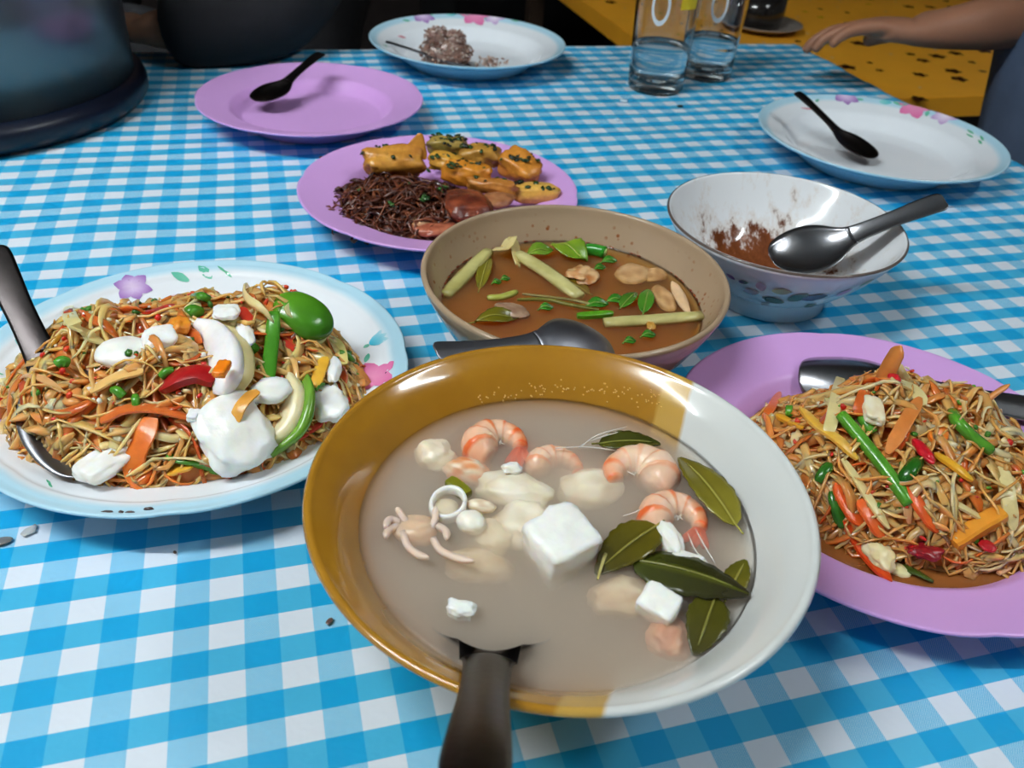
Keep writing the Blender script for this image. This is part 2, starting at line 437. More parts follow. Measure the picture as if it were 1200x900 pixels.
WHITE_P, BLUE_P = (230, 234, 240), (178, 216, 234)
def print_spots(T, zf, c, zr, spots, R):
    """transfer prints following the plate's rim; spots: pixel, kind, size, turn"""
    kinds = {'purple': ((225, 205, 235), (150, 105, 180)), 'pink': ((235, 150, 190), (222, 110, 165)), 'lilac': ((240, 230, 245), (185, 150, 205)), 'bud': ((232, 130, 175), (245, 190, 210)), 'tealbud': ((60, 175, 205), (190, 220, 230))}
    for (px, py, kind, s, turn) in spots:
        z = zr * 0.85
        for _ in range(4):
            p = at(px, py, c[2] + z); d = Vector((p.x - c[0], p.y - c[1])); r0 = min(d.length, R * 0.985); z = zf(r0)
        th0 = math.atan2(d.y, d.x)
        def mp(a, b_, th0=th0, r0=r0):
            r = min(R * 0.995, r0 + b_); th = th0 + a / r0
            return (c[0] + r * math.cos(th), c[1] + r * math.sin(th), c[2] + zf(r) + 0.00035)
        mb = MB(); t = math.radians(turn)
        if kind in ('purple', 'pink', 'lilac'): flower(mb, mp, s, t, *kinds[kind], n=6 if kind == 'purple' else 5)
        elif kind in ('bud', 'tealbud'):
            for k in (-0.45, 0, 0.45): add_petal(mb, mp, 0, 0, t + k, s, s * 0.45, *kinds[kind])
            add_petal(mb, mp, 0, 0, t + math.pi, s * 0.35, s * 0.3, (110, 180, 160), (120, 190, 170), n=8)
        elif kind == 'leaf': add_petal(mb, mp, 0, 0, t, s, s * 0.42, (120, 195, 170), (85, 175, 150))
        elif kind == 'teal': add_petal(mb, mp, 0, 0, t, s, s * 0.6, (150, 215, 215), (80, 180, 195))
        elif kind == 'stroke':
            for k in range(2): add_petal(mb, mp, s * 0.5 * k, s * 0.35 * k, t + 0.1 * k, s, s * 0.22, (120, 195, 165), (70, 165, 120), n=8)
        elif kind == 'red': add_petal(mb, mp, 0, 0, t, s, s * 0.2, (235, 190, 200), (205, 80, 100), n=8)
        part(T, 'leaf_print' if kind in ('leaf', 'teal', 'stroke', 'red') else 'flower_print', mb, M['print'])

def floral_plate(c, R, zr, label, spots, ripple=None, lip=0.0, knee=0.8, well=0.62):
    zf, prof, nt_ = plate_profile(R, zr, lip=lip, knee=knee, well=well)
    def colf(i, r, z, a):
        x = r / R
        if i >= nt_ + 1: return (176, 214, 232)
        return mixc(WHITE_P, BLUE_P, smooth(x, 0.90, 0.955)) if x > 0.9 else WHITE_P
    T = thing('floral_plate', c, label, 'plate')
    mb = MB(); mb.add(*lathe(prof, c, 160, colf, ripple)); body = part(T, 'plate_body', mb, M['glaze'])
    print_spots(T, zf, c, zr, spots, R)
    return T, zf, c, R

def purple_plate(c, R, zr, label, ph):
    zf, prof, _ = plate_profile(R, zr, well=0.60, knee=0.74, th=0.0026)
    mb = MB(); mb.add(*lathe(prof, c, 180, None, scallop(6, 0.016, ph)))
    o = link_mesh('purple_plate', mb, M['melamine'], c, None); place_props(o, label, 'plate')
    return o, zf, c, R

C_L = (-0.1967, 0.4154, 0.0)
P_LEFT = floral_plate(C_L, 0.131, 0.03, 'white floral plate with blue rim heaped with papaya salad and egg', [
    (436, 442, 'pink', 0.017, 200), (420, 470, 'leaf', 0.012, 250), (433, 404, 'tealbud', 0.013, 80), (428, 425, 'leaf', 0.009, 20),
    (222, 331, 'leaf', 0.014, 40), (248, 328, 'leaf', 0.015, 55), (272, 326, 'stroke', 0.009, 40), (155, 336, 'purple', 0.013, 90), (20, 404, 'teal', 0.016, 190),
    (12, 482, 'purple', 0.020, 200), (24, 514, 'leaf', 0.015, 250), (48, 536, 'bud', 0.014, 240), (60, 568, 'stroke', 0.006, 200), (5, 440, 'stroke', 0.008, 100)], scallop(8, 0.012, 0.25), lip=0.0012, knee=0.78)
mb = MB()
for px, s in ((126, 5), (142, 2.4), (152, 4), (174, 4)):
    p = at(px, 601 - abs(px - 150) * 0.03 - (4 if px > 165 else 0), 0.0290); mb.add(*blob(p, (s * 0.00065, 0.0011, 0.0010), rot=(0.3, 0, 0.1), amp=0.4, sub=2, seed=px, c2=(60, 40, 38)))
part(P_LEFT[0], 'rim_chips', mb, M['food'], 'dark chips where the rim glaze has broken off')
C_R = (0.3868, 0.934, 0.0)
P_RIGHT = floral_plate(C_R, 0.1325, 0.032, 'white floral soup plate holding only a dark spoon, at the right table edge', [
    (976, 127, 'purple', 0.017, 90), (1010, 124, 'leaf', 0.010, 0), (1028, 126, 'teal', 0.015, 170), (1041, 137, 'leaf', 0.018, 180), (1074, 140, 'pink', 0.022, 90),
    (1086, 150, 'leaf', 0.012, 250), (1107, 151, 'lilac', 0.017, 100), (1140, 163, 'stroke', 0.013, 0), (1150, 170, 'stroke', 0.013, 10), (935, 138, 'red', 0.016, 200), (955, 122, 'leaf', 0.008, 150)])
C_B = (-0.0949, 1.198, 0.0)
P_BACK = floral_plate(C_B, 0.1325, 0.032, 'white floral soup plate with a lump of brown rice, at the back of the table', [
    (484, 34, 'purple', 0.019, 90), (500, 28, 'leaf', 0.010, 0), (521, 25, 'teal', 0.017, 170), (537, 33, 'leaf', 0.018, 180), (558, 29, 'pink', 0.025, 90),
    (570, 38, 'leaf', 0.012, 250), (586, 35, 'lilac', 0.017, 100), (614, 39, 'stroke', 0.013, 0), (466, 48, 'red', 0.016, 200), (472, 42, 'leaf', 0.012, 200), (455, 55, 'stroke', 0.010, 160)])
C_PE = (-0.2458, 0.9304, 0.0); P_EMPTY = purple_plate(C_PE, 0.1227, 0.028, 'empty purple plate with a dark spoon beside the big pot', 0.35)
C_PF = (-0.0783, 0.7132, 0.0); P_FRIED = purple_plate(C_PF, 0.1246, 0.028, 'purple plate of fried tofu and dark crispy shreds', 0.0)
C_PR = (0.2227, 0.3801, 0.0); P_SALAD = purple_plate(C_PR, 0.128, 0.029, 'purple plate with papaya salad in brown dressing', 0.6)

def bowl_section(inner, th, foot_r, foot_h):
    """inner: (r, z) from the middle of the floor up to the rim"""
    inn = crom(inner, 40).tolist(); R, Z = inn[-1]
    out = []
    n = len(inn)
    for i in range(n - 1, -1, -1):
        a = inn[min(i + 1, n - 1)]; b_ = inn[max(i - 1, 0)]
        tx, tz = a[0] - b_[0], a[1] - b_[1]; l = math.hypot(tx, tz) or 1
        q = (inn[i][0] + tz / l * th, inn[i][1] - tx / l * th)
        if q[0] > foot_r and i < n - 1: out.append(q)
    lip = [(R + th * 0.25, Z + th * 0.30), (R + th * 0.7, Z + th * 0.25), (R + th * 0.98, Z - th * 0.1)]
    foot = [(foot_r, out[-1][1] - 0.0005), (foot_r, 0.0), (foot_r - 0.004, 0.0), (foot_r - 0.005, foot_h), (0.0005, foot_h)]
    return inn + lip + out + foot, len(inn)
def rad_at(inner, z):
    q = crom(inner, 80); return float(np.interp(z, q[:, 1], q[:, 0]))

# amber and white soup bowl
C_A = (0.0255, 0.2765, 0.0); Z_A = 0.060
IN_A = [(0.0005, 0.010), (0.030, 0.0105), (0.052, 0.018), (0.072, 0.035), (0.0905, 0.060), (0.1000, 0.072), (0.1088, 0.0795)]
sec, ninn = bowl_section(IN_A, 0.0042, 0.045, 0.006)
m_amber, nt, b = _nt('two_tone_glaze')
qa, qb = at(813, 448, 0.08), at(706, 845, 0.08); d = (qb - qa).normalized(); nrm = Vector((-d.y, d.x, 0))
if nrm.x < 0: nrm = -nrm
off = nrm.dot(qa - Vector(C_A))
vo = NN(nt, 'ShaderNodeVectorMath', operation='DOT_PRODUCT'); nt.links.new(objco(nt), vo.inputs[0]); vo.inputs[1].default_value = nrm
nz = math_(nt, 'MULTIPLY', math_(nt, 'SUBTRACT', noise_(nt, objco(nt), 60), 0.5), 0.002)
dist = math_(nt, 'ADD', vo.outputs['Value'], nz)
amb = mix_(nt, noise_(nt, objco(nt), 35, 4), lin((174, 124, 34)), lin((152, 104, 26)))
amb = mix_(nt, ramp_(nt, dist, off - 0.0165, off - 0.0145), amb, lin((190, 150, 70)))
colr = mix_(nt, ramp_(nt, dist, off - 0.0012, off + 0.0008), amb, lin((214, 216, 214)))
nt.links.new(colr, b.inputs['Base Color']); b.inputs['Roughness'].default_value = 0.13; b.inputs['Coat Weight'].default_value = 0.3
mb = MB(); mb.add(*lathe(sec, C_A, 160)); o = link_mesh('soup_bowl', mb, m_amber, C_A, None)
place_props(o, 'large amber and white glazed bowl of cloudy seafood soup, nearest the front', 'bowl')

# beige bowl
C_W = (0.0362, 0.4942, 0.0); Z_W = 0.048
IN_W = [(0.0005, 0.010), (0.035, 0.0105), (0.060, 0.018), (0.078, 0.032), (0.0880, 0.048), (0.0955, 0.062), (0.0982, 0.070)]
sec, ninn = bowl_section(IN_W, 0.0038, 0.045, 0.005)
m_beige, nt, b = _nt('beige_glaze')
zz = NN(nt, 'ShaderNodeSeparateXYZ'); nt.links.new(objco(nt), zz.inputs[0])
vor = NN(nt, 'ShaderNodeTexVoronoi'); vor.inputs['Scale'].default_value = 170; nt.links.new(objco(nt), vor.inputs['Vector'])
clump = ramp_(nt, noise_(nt, objco(nt), 38, 2), 0.50, 0.60)
spk = math_(nt, 'MULTIPLY', ramp_(nt, vor.outputs['Distance'], 0.30, 0.16), clump)
sn = NN(nt, 'ShaderNodeVectorMath', operation='LENGTH'); cb = NN(nt, 'ShaderNodeCombineXYZ'); nt.links.new(zz.outputs[0], cb.inputs[0]); nt.links.new(zz.outputs[1], cb.inputs[1]); nt.links.new(cb.outputs[0], sn.inputs[0])
# specks of soup only inside: below the rim, inner radius
wall = math_(nt, 'SUBTRACT', sn.outputs['Value'], math_(nt, 'MULTIPLY_ADD', zz.outputs[2], 0.50, 0.0645))
inside = math_(nt, 'MULTIPLY', ramp_(nt, wall, 0.003, 0.0012), ramp_(nt, zz.outputs[2], 0.067, 0.055))
cin = mix_(nt, noise_(nt, objco(nt), 20), lin((172, 148, 122)), lin((160, 136, 110)))
colr = mix_(nt, math_(nt, 'MULTIPLY', spk, inside), cin, lin((135, 72, 24)))
nt.links.new(colr, b.inputs['Base Color']); b.inputs['Roughness'].default_value = 0.16
mb = MB(); mb.add(*lathe(sec, C_W, 140)); o = link_mesh('soup_bowl', mb, m_beige, C_W, None)
place_props(o, 'beige bowl of brown vegetable soup behind the amber bowl', 'bowl')

# white floral bowl with scraped sauce
C_F = (0.2022, 0.6115, 0.0)
IN_F = [(0.0005, 0.009), (0.028, 0.010), (0.050, 0.019), (0.068, 0.036), (0.080, 0.052), (0.0888, 0.0655)]
sec, ninn = bowl_section(IN_F, 0.003, 0.047, 0.005)
m_wb, nt, b = _nt('white_glaze_with_sauce')
zz = NN(nt, 'ShaderNodeSeparateXYZ'); nt.links.new(objco(nt), zz.inputs[0])
mp = NN(nt, 'ShaderNodeMapping'); mp.inputs['Rotation'].default_value = (0, 0, 0.5); mp.inputs['Scale'].default_value = (1.6, 0.9, 0.7); nt.links.new(objco(nt), mp.inputs[0])
f1 = noise_(nt, mp.outputs[0], 55, 7, 0.72)
lm = math_(nt, 'MULTIPLY', ramp_(nt, zz.outputs[2], 0.048, 0.016), 1.0)
low = math_(nt, 'MULTIPLY', lm, ramp_(nt, zz.outputs[0], 0.10, 0.01))
cb = NN(nt, 'ShaderNodeCombineXYZ'); nt.links.new(zz.outputs[0], cb.inputs[0]); nt.links.new(zz.outputs[1], cb.inputs[1])
sn = NN(nt, 'ShaderNodeVectorMath', operation='LENGTH'); nt.links.new(cb.outputs[0], sn.inputs[0])
q = crom(IN_F, 40)
cu = NN(nt, 'ShaderNodeFloatCurve'); nt.links.new(math_(nt, 'MULTIPLY', zz.outputs[2], 1 / 0.066), cu.inputs['Value'])
cv = cu.mapping.curves[0]
for zq in (0.15, 0.3, 0.45, 0.6, 0.8): cv.points.new(zq, rad_at(IN_F, zq * 0.066) / 0.1)
cv.points[0].location = (0, 0.01); cv.points[-1].location = (1, 0.89); cu.mapping.update()
ins = math_(nt, 'MAXIMUM', ramp_(nt, math_(nt, 'SUBTRACT', sn.outputs['Value'], math_(nt, 'MULTIPLY', cu.outputs[0], 0.1)), 0.0018, 0.0010), ramp_(nt, sn.outputs['Value'], 0.0468, 0.0450))
smear = math_(nt, 'MULTIPLY', ramp_(nt, math_(nt, 'MULTIPLY_ADD', low, 0.34, f1), 0.66, 0.76), ins)
tint = math_(nt, 'MULTIPLY', math_(nt, 'MULTIPLY', ramp_(nt, math_(nt, 'MULTIPLY_ADD', low, 0.34, f1), 0.54, 0.78), ins), 0.5)
colr = mix_(nt, tint, lin((228, 230, 234)), lin((190, 150, 105)))
colr = mix_(nt, smear, colr, mix_(nt, ramp_(nt, f1, 0.4, 0.7), lin((120, 66, 34)), lin((78, 36, 20))))
line = math_(nt, 'MULTIPLY', ramp_(nt, zz.outputs[2], 0.0645, 0.0652), ramp_(nt, sn.outputs['Value'], 0.0895, 0.0903))
colr = mix_(nt, line, colr, lin((95, 82, 76)))
nt.links.new(colr, b.inputs['Base Color']); b.inputs['Roughness'].default_value = 0.1
T = thing('floral_bowl', C_F, 'white bowl with leaf print outside and scraped brown sauce inside', 'bowl')
mb = MB(); mb.add(*lathe(sec, C_F, 140)); part(T, 'bowl_body', mb, m_wb)
def wb_map(px, py):
    """where the ray through the pixel meets the bowl's outer wall"""
    for k in range(400):
        z = 0.064 - k * 0.00015; p = at(px, py, z); r = math.hypot(p.x - C_F[0], p.y - C_F[1])
        if r <= rad_at(IN_F, z) + 0.0031: break
    return math.atan2(p.y - C_F[1], p.x - C_F[0]), z
def wb_surf(th0, z0):
    r0 = rad_at(IN_F, z0) + 0.003
    def mp(a, b_):
        z = min(0.064, max(0.012, z0 + b_ * 0.85)); e = 0.001
        s = (rad_at(IN_F, min(z + e, 0.065)) - rad_at(IN_F, z - e)) / (min(z + e, 0.065) - z + e); l = math.hypot(1, s)
        r = rad_at(IN_F, z) + 0.0036 / l; zz_ = z - 0.0036 * s / l; th = th0 + a / r0
        return (C_F[0] + r * math.cos(th), C_F[1] + r * math.sin(th), zz_)
    return mp
for (px, py, s, t, ci, co, nm) in ((920, 352, 0.017, 170, (110, 125, 100), (60, 72, 62), 'leaf_print'), (925, 350, 0.017, 60, (125, 135, 112), (70, 85, 70), 'leaf_print'), (940, 348, 0.018, 20, (150, 115, 140), (100, 90, 95), 'leaf_print'),
      (948, 354, 0.014, 320, (165, 175, 150), (75, 90, 75), 'leaf_print'), (893, 338, 0.012, 100, (200, 140, 160), (215, 170, 190), 'leaf_print'), (890, 340, 0.013, 200, (190, 130, 130), (220, 180, 190), 'leaf_print'), (905, 338, 0.014, 10, (225, 205, 150), (190, 160, 110), 'leaf_print'),
      (862, 325, 0.008, 150, (140, 100, 150), (170, 140, 180), 'leaf_print'), (866, 327, 0.008, 20, (120, 90, 140), (120, 150, 120), 'leaf_print'), (980, 345, 0.013, 60, (220, 175, 205), (205, 150, 190), 'flower_print'), (972, 358, 0.009, 200, (170, 140, 190), (120, 95, 150), 'leaf_print'), (1008, 333, 0.011, 50, (170, 190, 165), (120, 150, 125), 'leaf_print'), (902, 352, 0.010, 240, (215, 195, 180), (190, 150, 140), 'leaf_print')):
    mb = MB(); add_petal(mb, wb_surf(*wb_map(px, py)), 0, 0, math.radians(t), s, s * 0.62, ci, co); part(T, nm, mb, M['print'])

# ------------------------------------------------------------------ big pot, glasses
C_P = (-0.632, 0.909, 0.0)
T = thing('rice_cooker', C_P, 'large steel pot with a navy blue base standing at the left', 'pot')
m_pot = mat('brushed_pot_steel', (112, 118, 118), 0.30, 0.5, metal=0.85, var=0.10, vscale=12)
RB, RS = 0.196, 0.184
mb = MB(); mb.add(*lathe([(RB - 0.024, 0.0), (RB - 0.004, 0.004), (RB, 0.010), (RB, 0.020), (RB - 0.003, 0.028), (RS - 0.002, 0.0315), (RS - 0.004, 0.0315)], C_P, 128, lambda i, r, z, a: (9, 16, 34))); part(T, 'base_ring', mb, M['plastic'])
mb = MB(); mb.add(*lathe([(RS - 0.006, 0.029), (RS, 0.0295), (RS + 0.001, 0.12), (RS + 0.001, 0.262), (RS + 0.006, 0.266), (RS + 0.006, 0.274), (RS - 0.004, 0.276)], C_P, 128)); part(T, 'pot_body', mb, m_pot)
mb = MB(); mb.add(*lathe([(RS + 0.003, 0.277), (RS + 0.002, 0.284), (0.14, 0.306), (0.03, 0.320), (0.0005, 0.320)], C_P, 128)); lid = part(T, 'lid', mb, m_pot)
mb = MB(); mb.add(*lathe([(0.012, 0.319), (0.014, 0.340), (0.026, 0.346), (0.026, 0.356), (0.0005, 0.36)], C_P, 48, lambda i, r, z, a: (20, 20, 22))); part(T, 'lid_knob', mb, M['plastic'], under=lid)

m_glass, nt, b = _nt('clear_glass'); b.inputs['Transmission Weight'].default_value = 1; b.inputs['Roughness'].default_value = 0.0; b.inputs['IOR'].default_value = 1.47
b.inputs['Base Color'].default_value = (0.97, 0.99, 1, 1)
m_water, nt, b = _nt('water'); b.inputs['Transmission Weight'].default_value = 1; b.inputs['Roughness'].default_value = 0.0; b.inputs['IOR'].default_value = 1.33
b.inputs['Base Color'].default_value = (0.93, 0.98, 1, 1)
m_mark = mat('white_glass_print', (220, 222, 225), 0.5, 0.3); m_yel = mat('yellow_glass_print', (225, 190, 40), 0.5, 0.3)
def tumbler(c, r0, r1, h, wl, label, marks):
    T = thing('drinking_glass', c, label, 'glass')
    rad = lambda z: r0 + (r1 - r0) * z / h
    prof = [(r0 - 0.004, 0.0), (r0 - 0.001, 0.001), (r0, 0.004)] + [(rad(z), z) for z in np.linspace(0.012, h, 8)] + [(r1 - 0.0009, h + 0.0007), (r1 - 0.0018, h)] + [(rad(z) - 0.0019, z) for z in np.linspace(h - 0.004, 0.016, 8)] + [(r0 - 0.005, 0.0125), (0.0005, 0.012)]
    mb = MB(); mb.add(*lathe(prof, c, 72)); part(T, 'glass_wall', mb, m_glass)
    mb = MB(); mb.add(*lathe([(r0 - 0.0052, 0.0126)] + [(rad(z) - 0.00195, z) for z in np.linspace(0.0165, wl, 5)], c, 72)); o = part(T, 'water', mb, m_water)
    for (a0, z0, kind) in marks:
        mb = MB()
        if kind == 'ring':
            n = 28; ring = []
            for k in range(n):
                t = 2 * math.pi * k / n
                for rr in (0.82, 1.12):
                    a = a0 + 0.26 * rr * math.cos(t); z = z0 + 0.020 * rr * math.sin(t); r = rad(z) + 0.0003
                    mb.V.append((c[0] + r * math.cos(a), c[1] + r * math.sin(a), z)); mb.C.append((220, 220, 220))
            mb.F = [(2 * k, 2 * k + 1, (2 * k + 3) % (2 * n), (2 * k + 2) % (2 * n)) for k in range(n)]
            part(T, 'ring_print', mb, m_mark)
        else:
            for i in range(7):
                for j in range(2):
                    a = a0 - 0.3 + 0.1 * i; z = z0 + 0.014 * j; r = rad(z) + 0.0003
                    mb.V.append((c[0] + r * math.cos(a), c[1] + r * math.sin(a), z)); mb.C.append((220, 180, 30))
            mb.F = [(2 * i, 2 * i + 2, 2 * i + 3, 2 * i + 1) for i in range(6)]
            part(T, 'label_print', mb, m_yel)
G1, G2 = (0.1605, 1.1475, 0.0), (0.2395, 1.221, 0.0)
tumbler(G1, 0.0365, 0.0415, 0.135, 0.056, 'clear glass of water nearer the camera, before its twin at the back of the table', [(-1.9, 0.108, 'ring'), (-1.0, 0.106, 'label')])
tumbler(G2, 0.0335, 0.0385, 0.135, 0.052, 'clear glass of water farther back, partly behind the other glass', [(-1.75, 0.100, 'ring')])
# drops of water spilled in front of the glasses
m_drop_sparkle = mat('water_drop', (205, 226, 240), 0.05, 0.6)  # opaque pale colour; the white sparkle on the drops is painted in
for px, py, s, lab in ((731, 118, 0.005, 'largest drop of spilled water, in front of the nearer glass'), (724, 140, 0.003, 'small water drop farthest in front of the nearer glass'), (736, 98, 0.003, 'small water drop touching the left side of the nearer glass')):
    mb = MB(); mb.add(*blob(at(px, py, 0.0008), (s, s, 0.0014), amp=0.2, sub=3, seed=px)); solo('water_drop', mb, m_drop_sparkle, lab, 'water drop', 'spilled water drops')

# ------------------------------------------------------------------ cutlery
ST = np.array([  # along, half width, sag below the tip-to-end line, cup depth  (all / length)
    (0.000, 0.020, -0.000, 0.004), (0.012, 0.052, -0.012, 0.012), (0.05, 0.088, -0.034, 0.030), (0.12, 0.116, -0.058, 0.045), (0.20, 0.130, -0.072, 0.050), (0.28, 0.128, -0.077, 0.048),
    (0.35, 0.108, -0.074, 0.040), (0.41, 0.078, -0.064, 0.026), (0.46, 0.056, -0.050, 0.015), (0.54, 0.045, -0.034, 0.010), (0.70, 0.042, -0.016, 0.008), (0.86, 0.048, -0.003, 0.007), (0.96, 0.050, 0.0, 0.006), (0.99, 0.040, 0.0, 0.004), (1.0, 0.024, 0.0, 0.003)])
def spoon(tip, end, up, label, m, sag=1.0, wide=1.0, hm=None, name='spoon', dep=1.0, hcurve=1.0, drop=0.0):
    tip, end = Vector(tip), Vector(end); L = (end - tip).length; x = (end - tip).normalized()
    up = Vector(up); up = (up - x * up.dot(x)).normalized(); side = x.cross(up)
    A = crom(ST, 64)
    ns = 11; th = 0.0013
    top, bot = [], []
    for (t, hw, sg, dp) in A:
        sg = sg * sag - drop * max(0.0, 0.44 - t)
        for k in range(ns):
            s = -1 + 2 * k / (ns - 1)
            hh = dp * dep if t < 0.46 else dp * hcurve
            p = tip + x * (t * L) + side * (s * hw * L * wide) + up * (L * (sg + hh * (s * s)))
            q = p - up * th * (1 - 0.4 * abs(s))
            top.append(p); bot.append(q)
    T = thing(name, (tip + end) / 2, label, 'spoon')
    iN = 37                                     # rows before this make the bowl of the spoon
    def rows(i0, i1):
        mb = MB(); n = i1 - i0
        V = [top[i * ns + k] for i in range(i0, i1) for k in range(ns)] + [bot[i * ns + k] for i in range(i0, i1) for k in range(ns)]
        o = n * ns; F = []
        for i in range(n - 1):
            for k in range(ns - 1):
                a = i * ns + k
                F.append((a, a + 1, a + ns + 1, a + ns)); F.append((o + a, o + a + ns, o + a + ns + 1, o + a + 1))
            a = i * ns; F.append((a, a + ns, o + a + ns, o + a)); a = i * ns + ns - 1; F.append((a, o + a, o + a + ns, a + ns))
        for i in (0, n - 1):
            for k in range(ns - 1):
                a = i * ns + k; F.append((a, o + a, o + a + 1, a + 1) if i == 0 else (a, a + 1, o + a + 1, o + a))
        mb.add(V, F); return mb
    part(T, 'spoon_bowl', rows(0, iN + 1), m); part(T, 'handle', rows(iN, len(A)), hm or m)
    return T
UPZ = (0, 0, 1)
spoon(at(298, 117, 0.022), at(377, 62, 0.052), UPZ, 'dark spoon resting on the empty purple plate', M['steel_dark_refl'], sag=1.0, wide=1.4)
spoon(at(1027, 184, 0.017), at(933, 108, 0.058), UPZ, 'dark spoon in the white floral plate by the right table edge', M['steel_dark_refl'], sag=1.0, wide=1.4)
spoon(at(552, 77, 0.013), at(452, 49, 0.044), UPZ, 'dark spoon half under the brown rice on the back plate', M['dark_steel'], sag=0.5)
spoon(at(903, 302, 0.042), at(1108, 235, 0.090), (0.12, -0.35, 0.95), 'bright steel spoon leaning in the sauce-smeared white bowl', M['steel'], sag=1.15, wide=1.25)
spoon(at(716, 409, 0.054), at(510, 412, 0.082), (0.0, 0.25, -1), 'dark steel spoon lying face down in the beige soup bowl', M['grey_steel'], sag=1.35, wide=1.25, hcurve=0.6)
_A, _B, _L = at(575, 746, 0.062), at(566, 825, 0.0900), 0.19
_d = (_B - _A).normalized(); _A2 = _A + Vector((0, 0, 0.05 * _L))
spoon(_A2 - _d * (0.44 * _L), _A2 + _d * (0.56 * _L), (0, 0, 1), 'dark handled spoon standing in the cloudy soup of the amber bowl', M['steel_dark_refl'], sag=1.1, wide=1.05, hcurve=-1.2, drop=0.32)
spoon(at(108, 553, 0.028), at(-12, 290, 0.090), (-0.25, 0, 1), 'black handled spoon under the papaya salad with egg at the left', M['dark_steel'], sag=0.8, wide=1.15, hcurve=-0.8, hm=M['steel_dark_refl'])
spoon(at(936, 434, 0.023), at(1240, 484, 0.034), (0, 0.30, -1), 'shiny spoon face down under the salad on the front purple plate', M['steel'], sag=0.35, wide=1.35, dep=1.8)

# ------------------------------------------------------------------ broths
def broth_mat(name, sc, dens, ac, absorb, surf_rough=0.06):
    """cloudy liquid: clear glossy surface over a scattering, absorbing body"""
    m = bpy.data.materials.new(name); m.use_nodes = True; nt = m.node_tree; nt.nodes.clear()
    out = NN(nt, 'ShaderNodeOutputMaterial'); tr = NN(nt, 'ShaderNodeBsdfTransparent'); gl = NN(nt, 'ShaderNodeBsdfGlossy'); gl.inputs['Roughness'].default_value = surf_rough
    fr = NN(nt, 'ShaderNodeFresnel'); fr.inputs['IOR'].default_value = 1.33
    bp = NN(nt, 'ShaderNodeBump'); bp.inputs['Strength'].default_value = 0.12; bp.inputs['Distance'].default_value = 0.002
    nt.links.new(noise_(nt, objco(nt), 55, 2), bp.inputs['Height']); nt.links.new(bp.outputs[0], gl.inputs['Normal']); nt.links.new(bp.outputs[0], fr.inputs['Normal'])
    mx = NN(nt, 'ShaderNodeMixShader'); nt.links.new(fr.outputs[0], mx.inputs[0]); nt.links.new(tr.outputs[0], mx.inputs[1]); nt.links.new(gl.outputs[0], mx.inputs[2])
    nt.links.new(mx.outputs[0], out.inputs['Surface'])
    vs = NN(nt, 'ShaderNodeVolumeScatter'); vs.inputs['Color'].default_value = (*lin(sc), 1); vs.inputs['Density'].default_value = dens; vs.inputs['Anisotropy'].default_value = 0.2
    va = NN(nt, 'ShaderNodeVolumeAbsorption'); va.inputs['Color'].default_value = (*lin(ac), 1); va.inputs['Density'].default_value = absorb
    ad = NN(nt, 'ShaderNodeAddShader'); nt.links.new(vs.outputs[0], ad.inputs[0]); nt.links.new(va.outputs[0], ad.inputs[1]); nt.links.new(ad.outputs[0], out.inputs['Volume'])
    return m
def broth(name, c, inner, z, m, label):
    q = crom(inner, 60); pr = [(r + 0.0004, zz) for r, zz in q if zz < z]; pr.append((rad_at(inner, z) + 0.0004, z))
    pr[0] = (0.0005, pr[0][1])
    mb = MB(); mb.add(*lathe(pr + [(rad_at(inner, z) - 0.003, z - 0.0004), (0.04, z - 0.0004)], c, 96))
    o = link_mesh(name, mb, m, c, None); place_props(o, label, 'broth', None, 'stuff'); return o
broth('broth', C_A, IN_A, Z_A, broth_mat('cloudy_broth', (253, 248, 242), 130, (247, 226, 196), 62), 'cloudy pale broth filling the amber and white bowl')
broth('broth', C_W, IN_W, Z_W, broth_mat('brown_broth', (252, 240, 220), 62, (250, 224, 90), 230), 'reddish brown broth filling the beige bowl')

def oil_ring(c, R, z, cols, n, seed, label):
    r = random.Random(seed); mb = MB()
    for k in range(n):
        a = r.uniform(0.0, 2.4) if r.random() < 0.55 else r.uniform(2.4, 3.6); da = r.uniform(0.01, 0.05)
        P = [(c[0] + (R - 0.0006) * math.cos(a + da * i / 3), c[1] + (R - 0.0006) * math.sin(a + da * i / 3), z + 0.0003) for i in range(4)]
        mb.add(*ribbon(P, r.uniform(0.0008, 0.002), 0.0006, n=4, sides=4), r.choice(cols))
    solo('chili_oil', mb, M['food'], label, 'oil', None, 'stuff')
oil_ring(C_W, rad_at(IN_W, Z_W), Z_W, [(150, 60, 20), (165, 80, 30), (120, 45, 15)], 60, 4, 'red chili oil clinging to the beige bowl wall at the broth line')

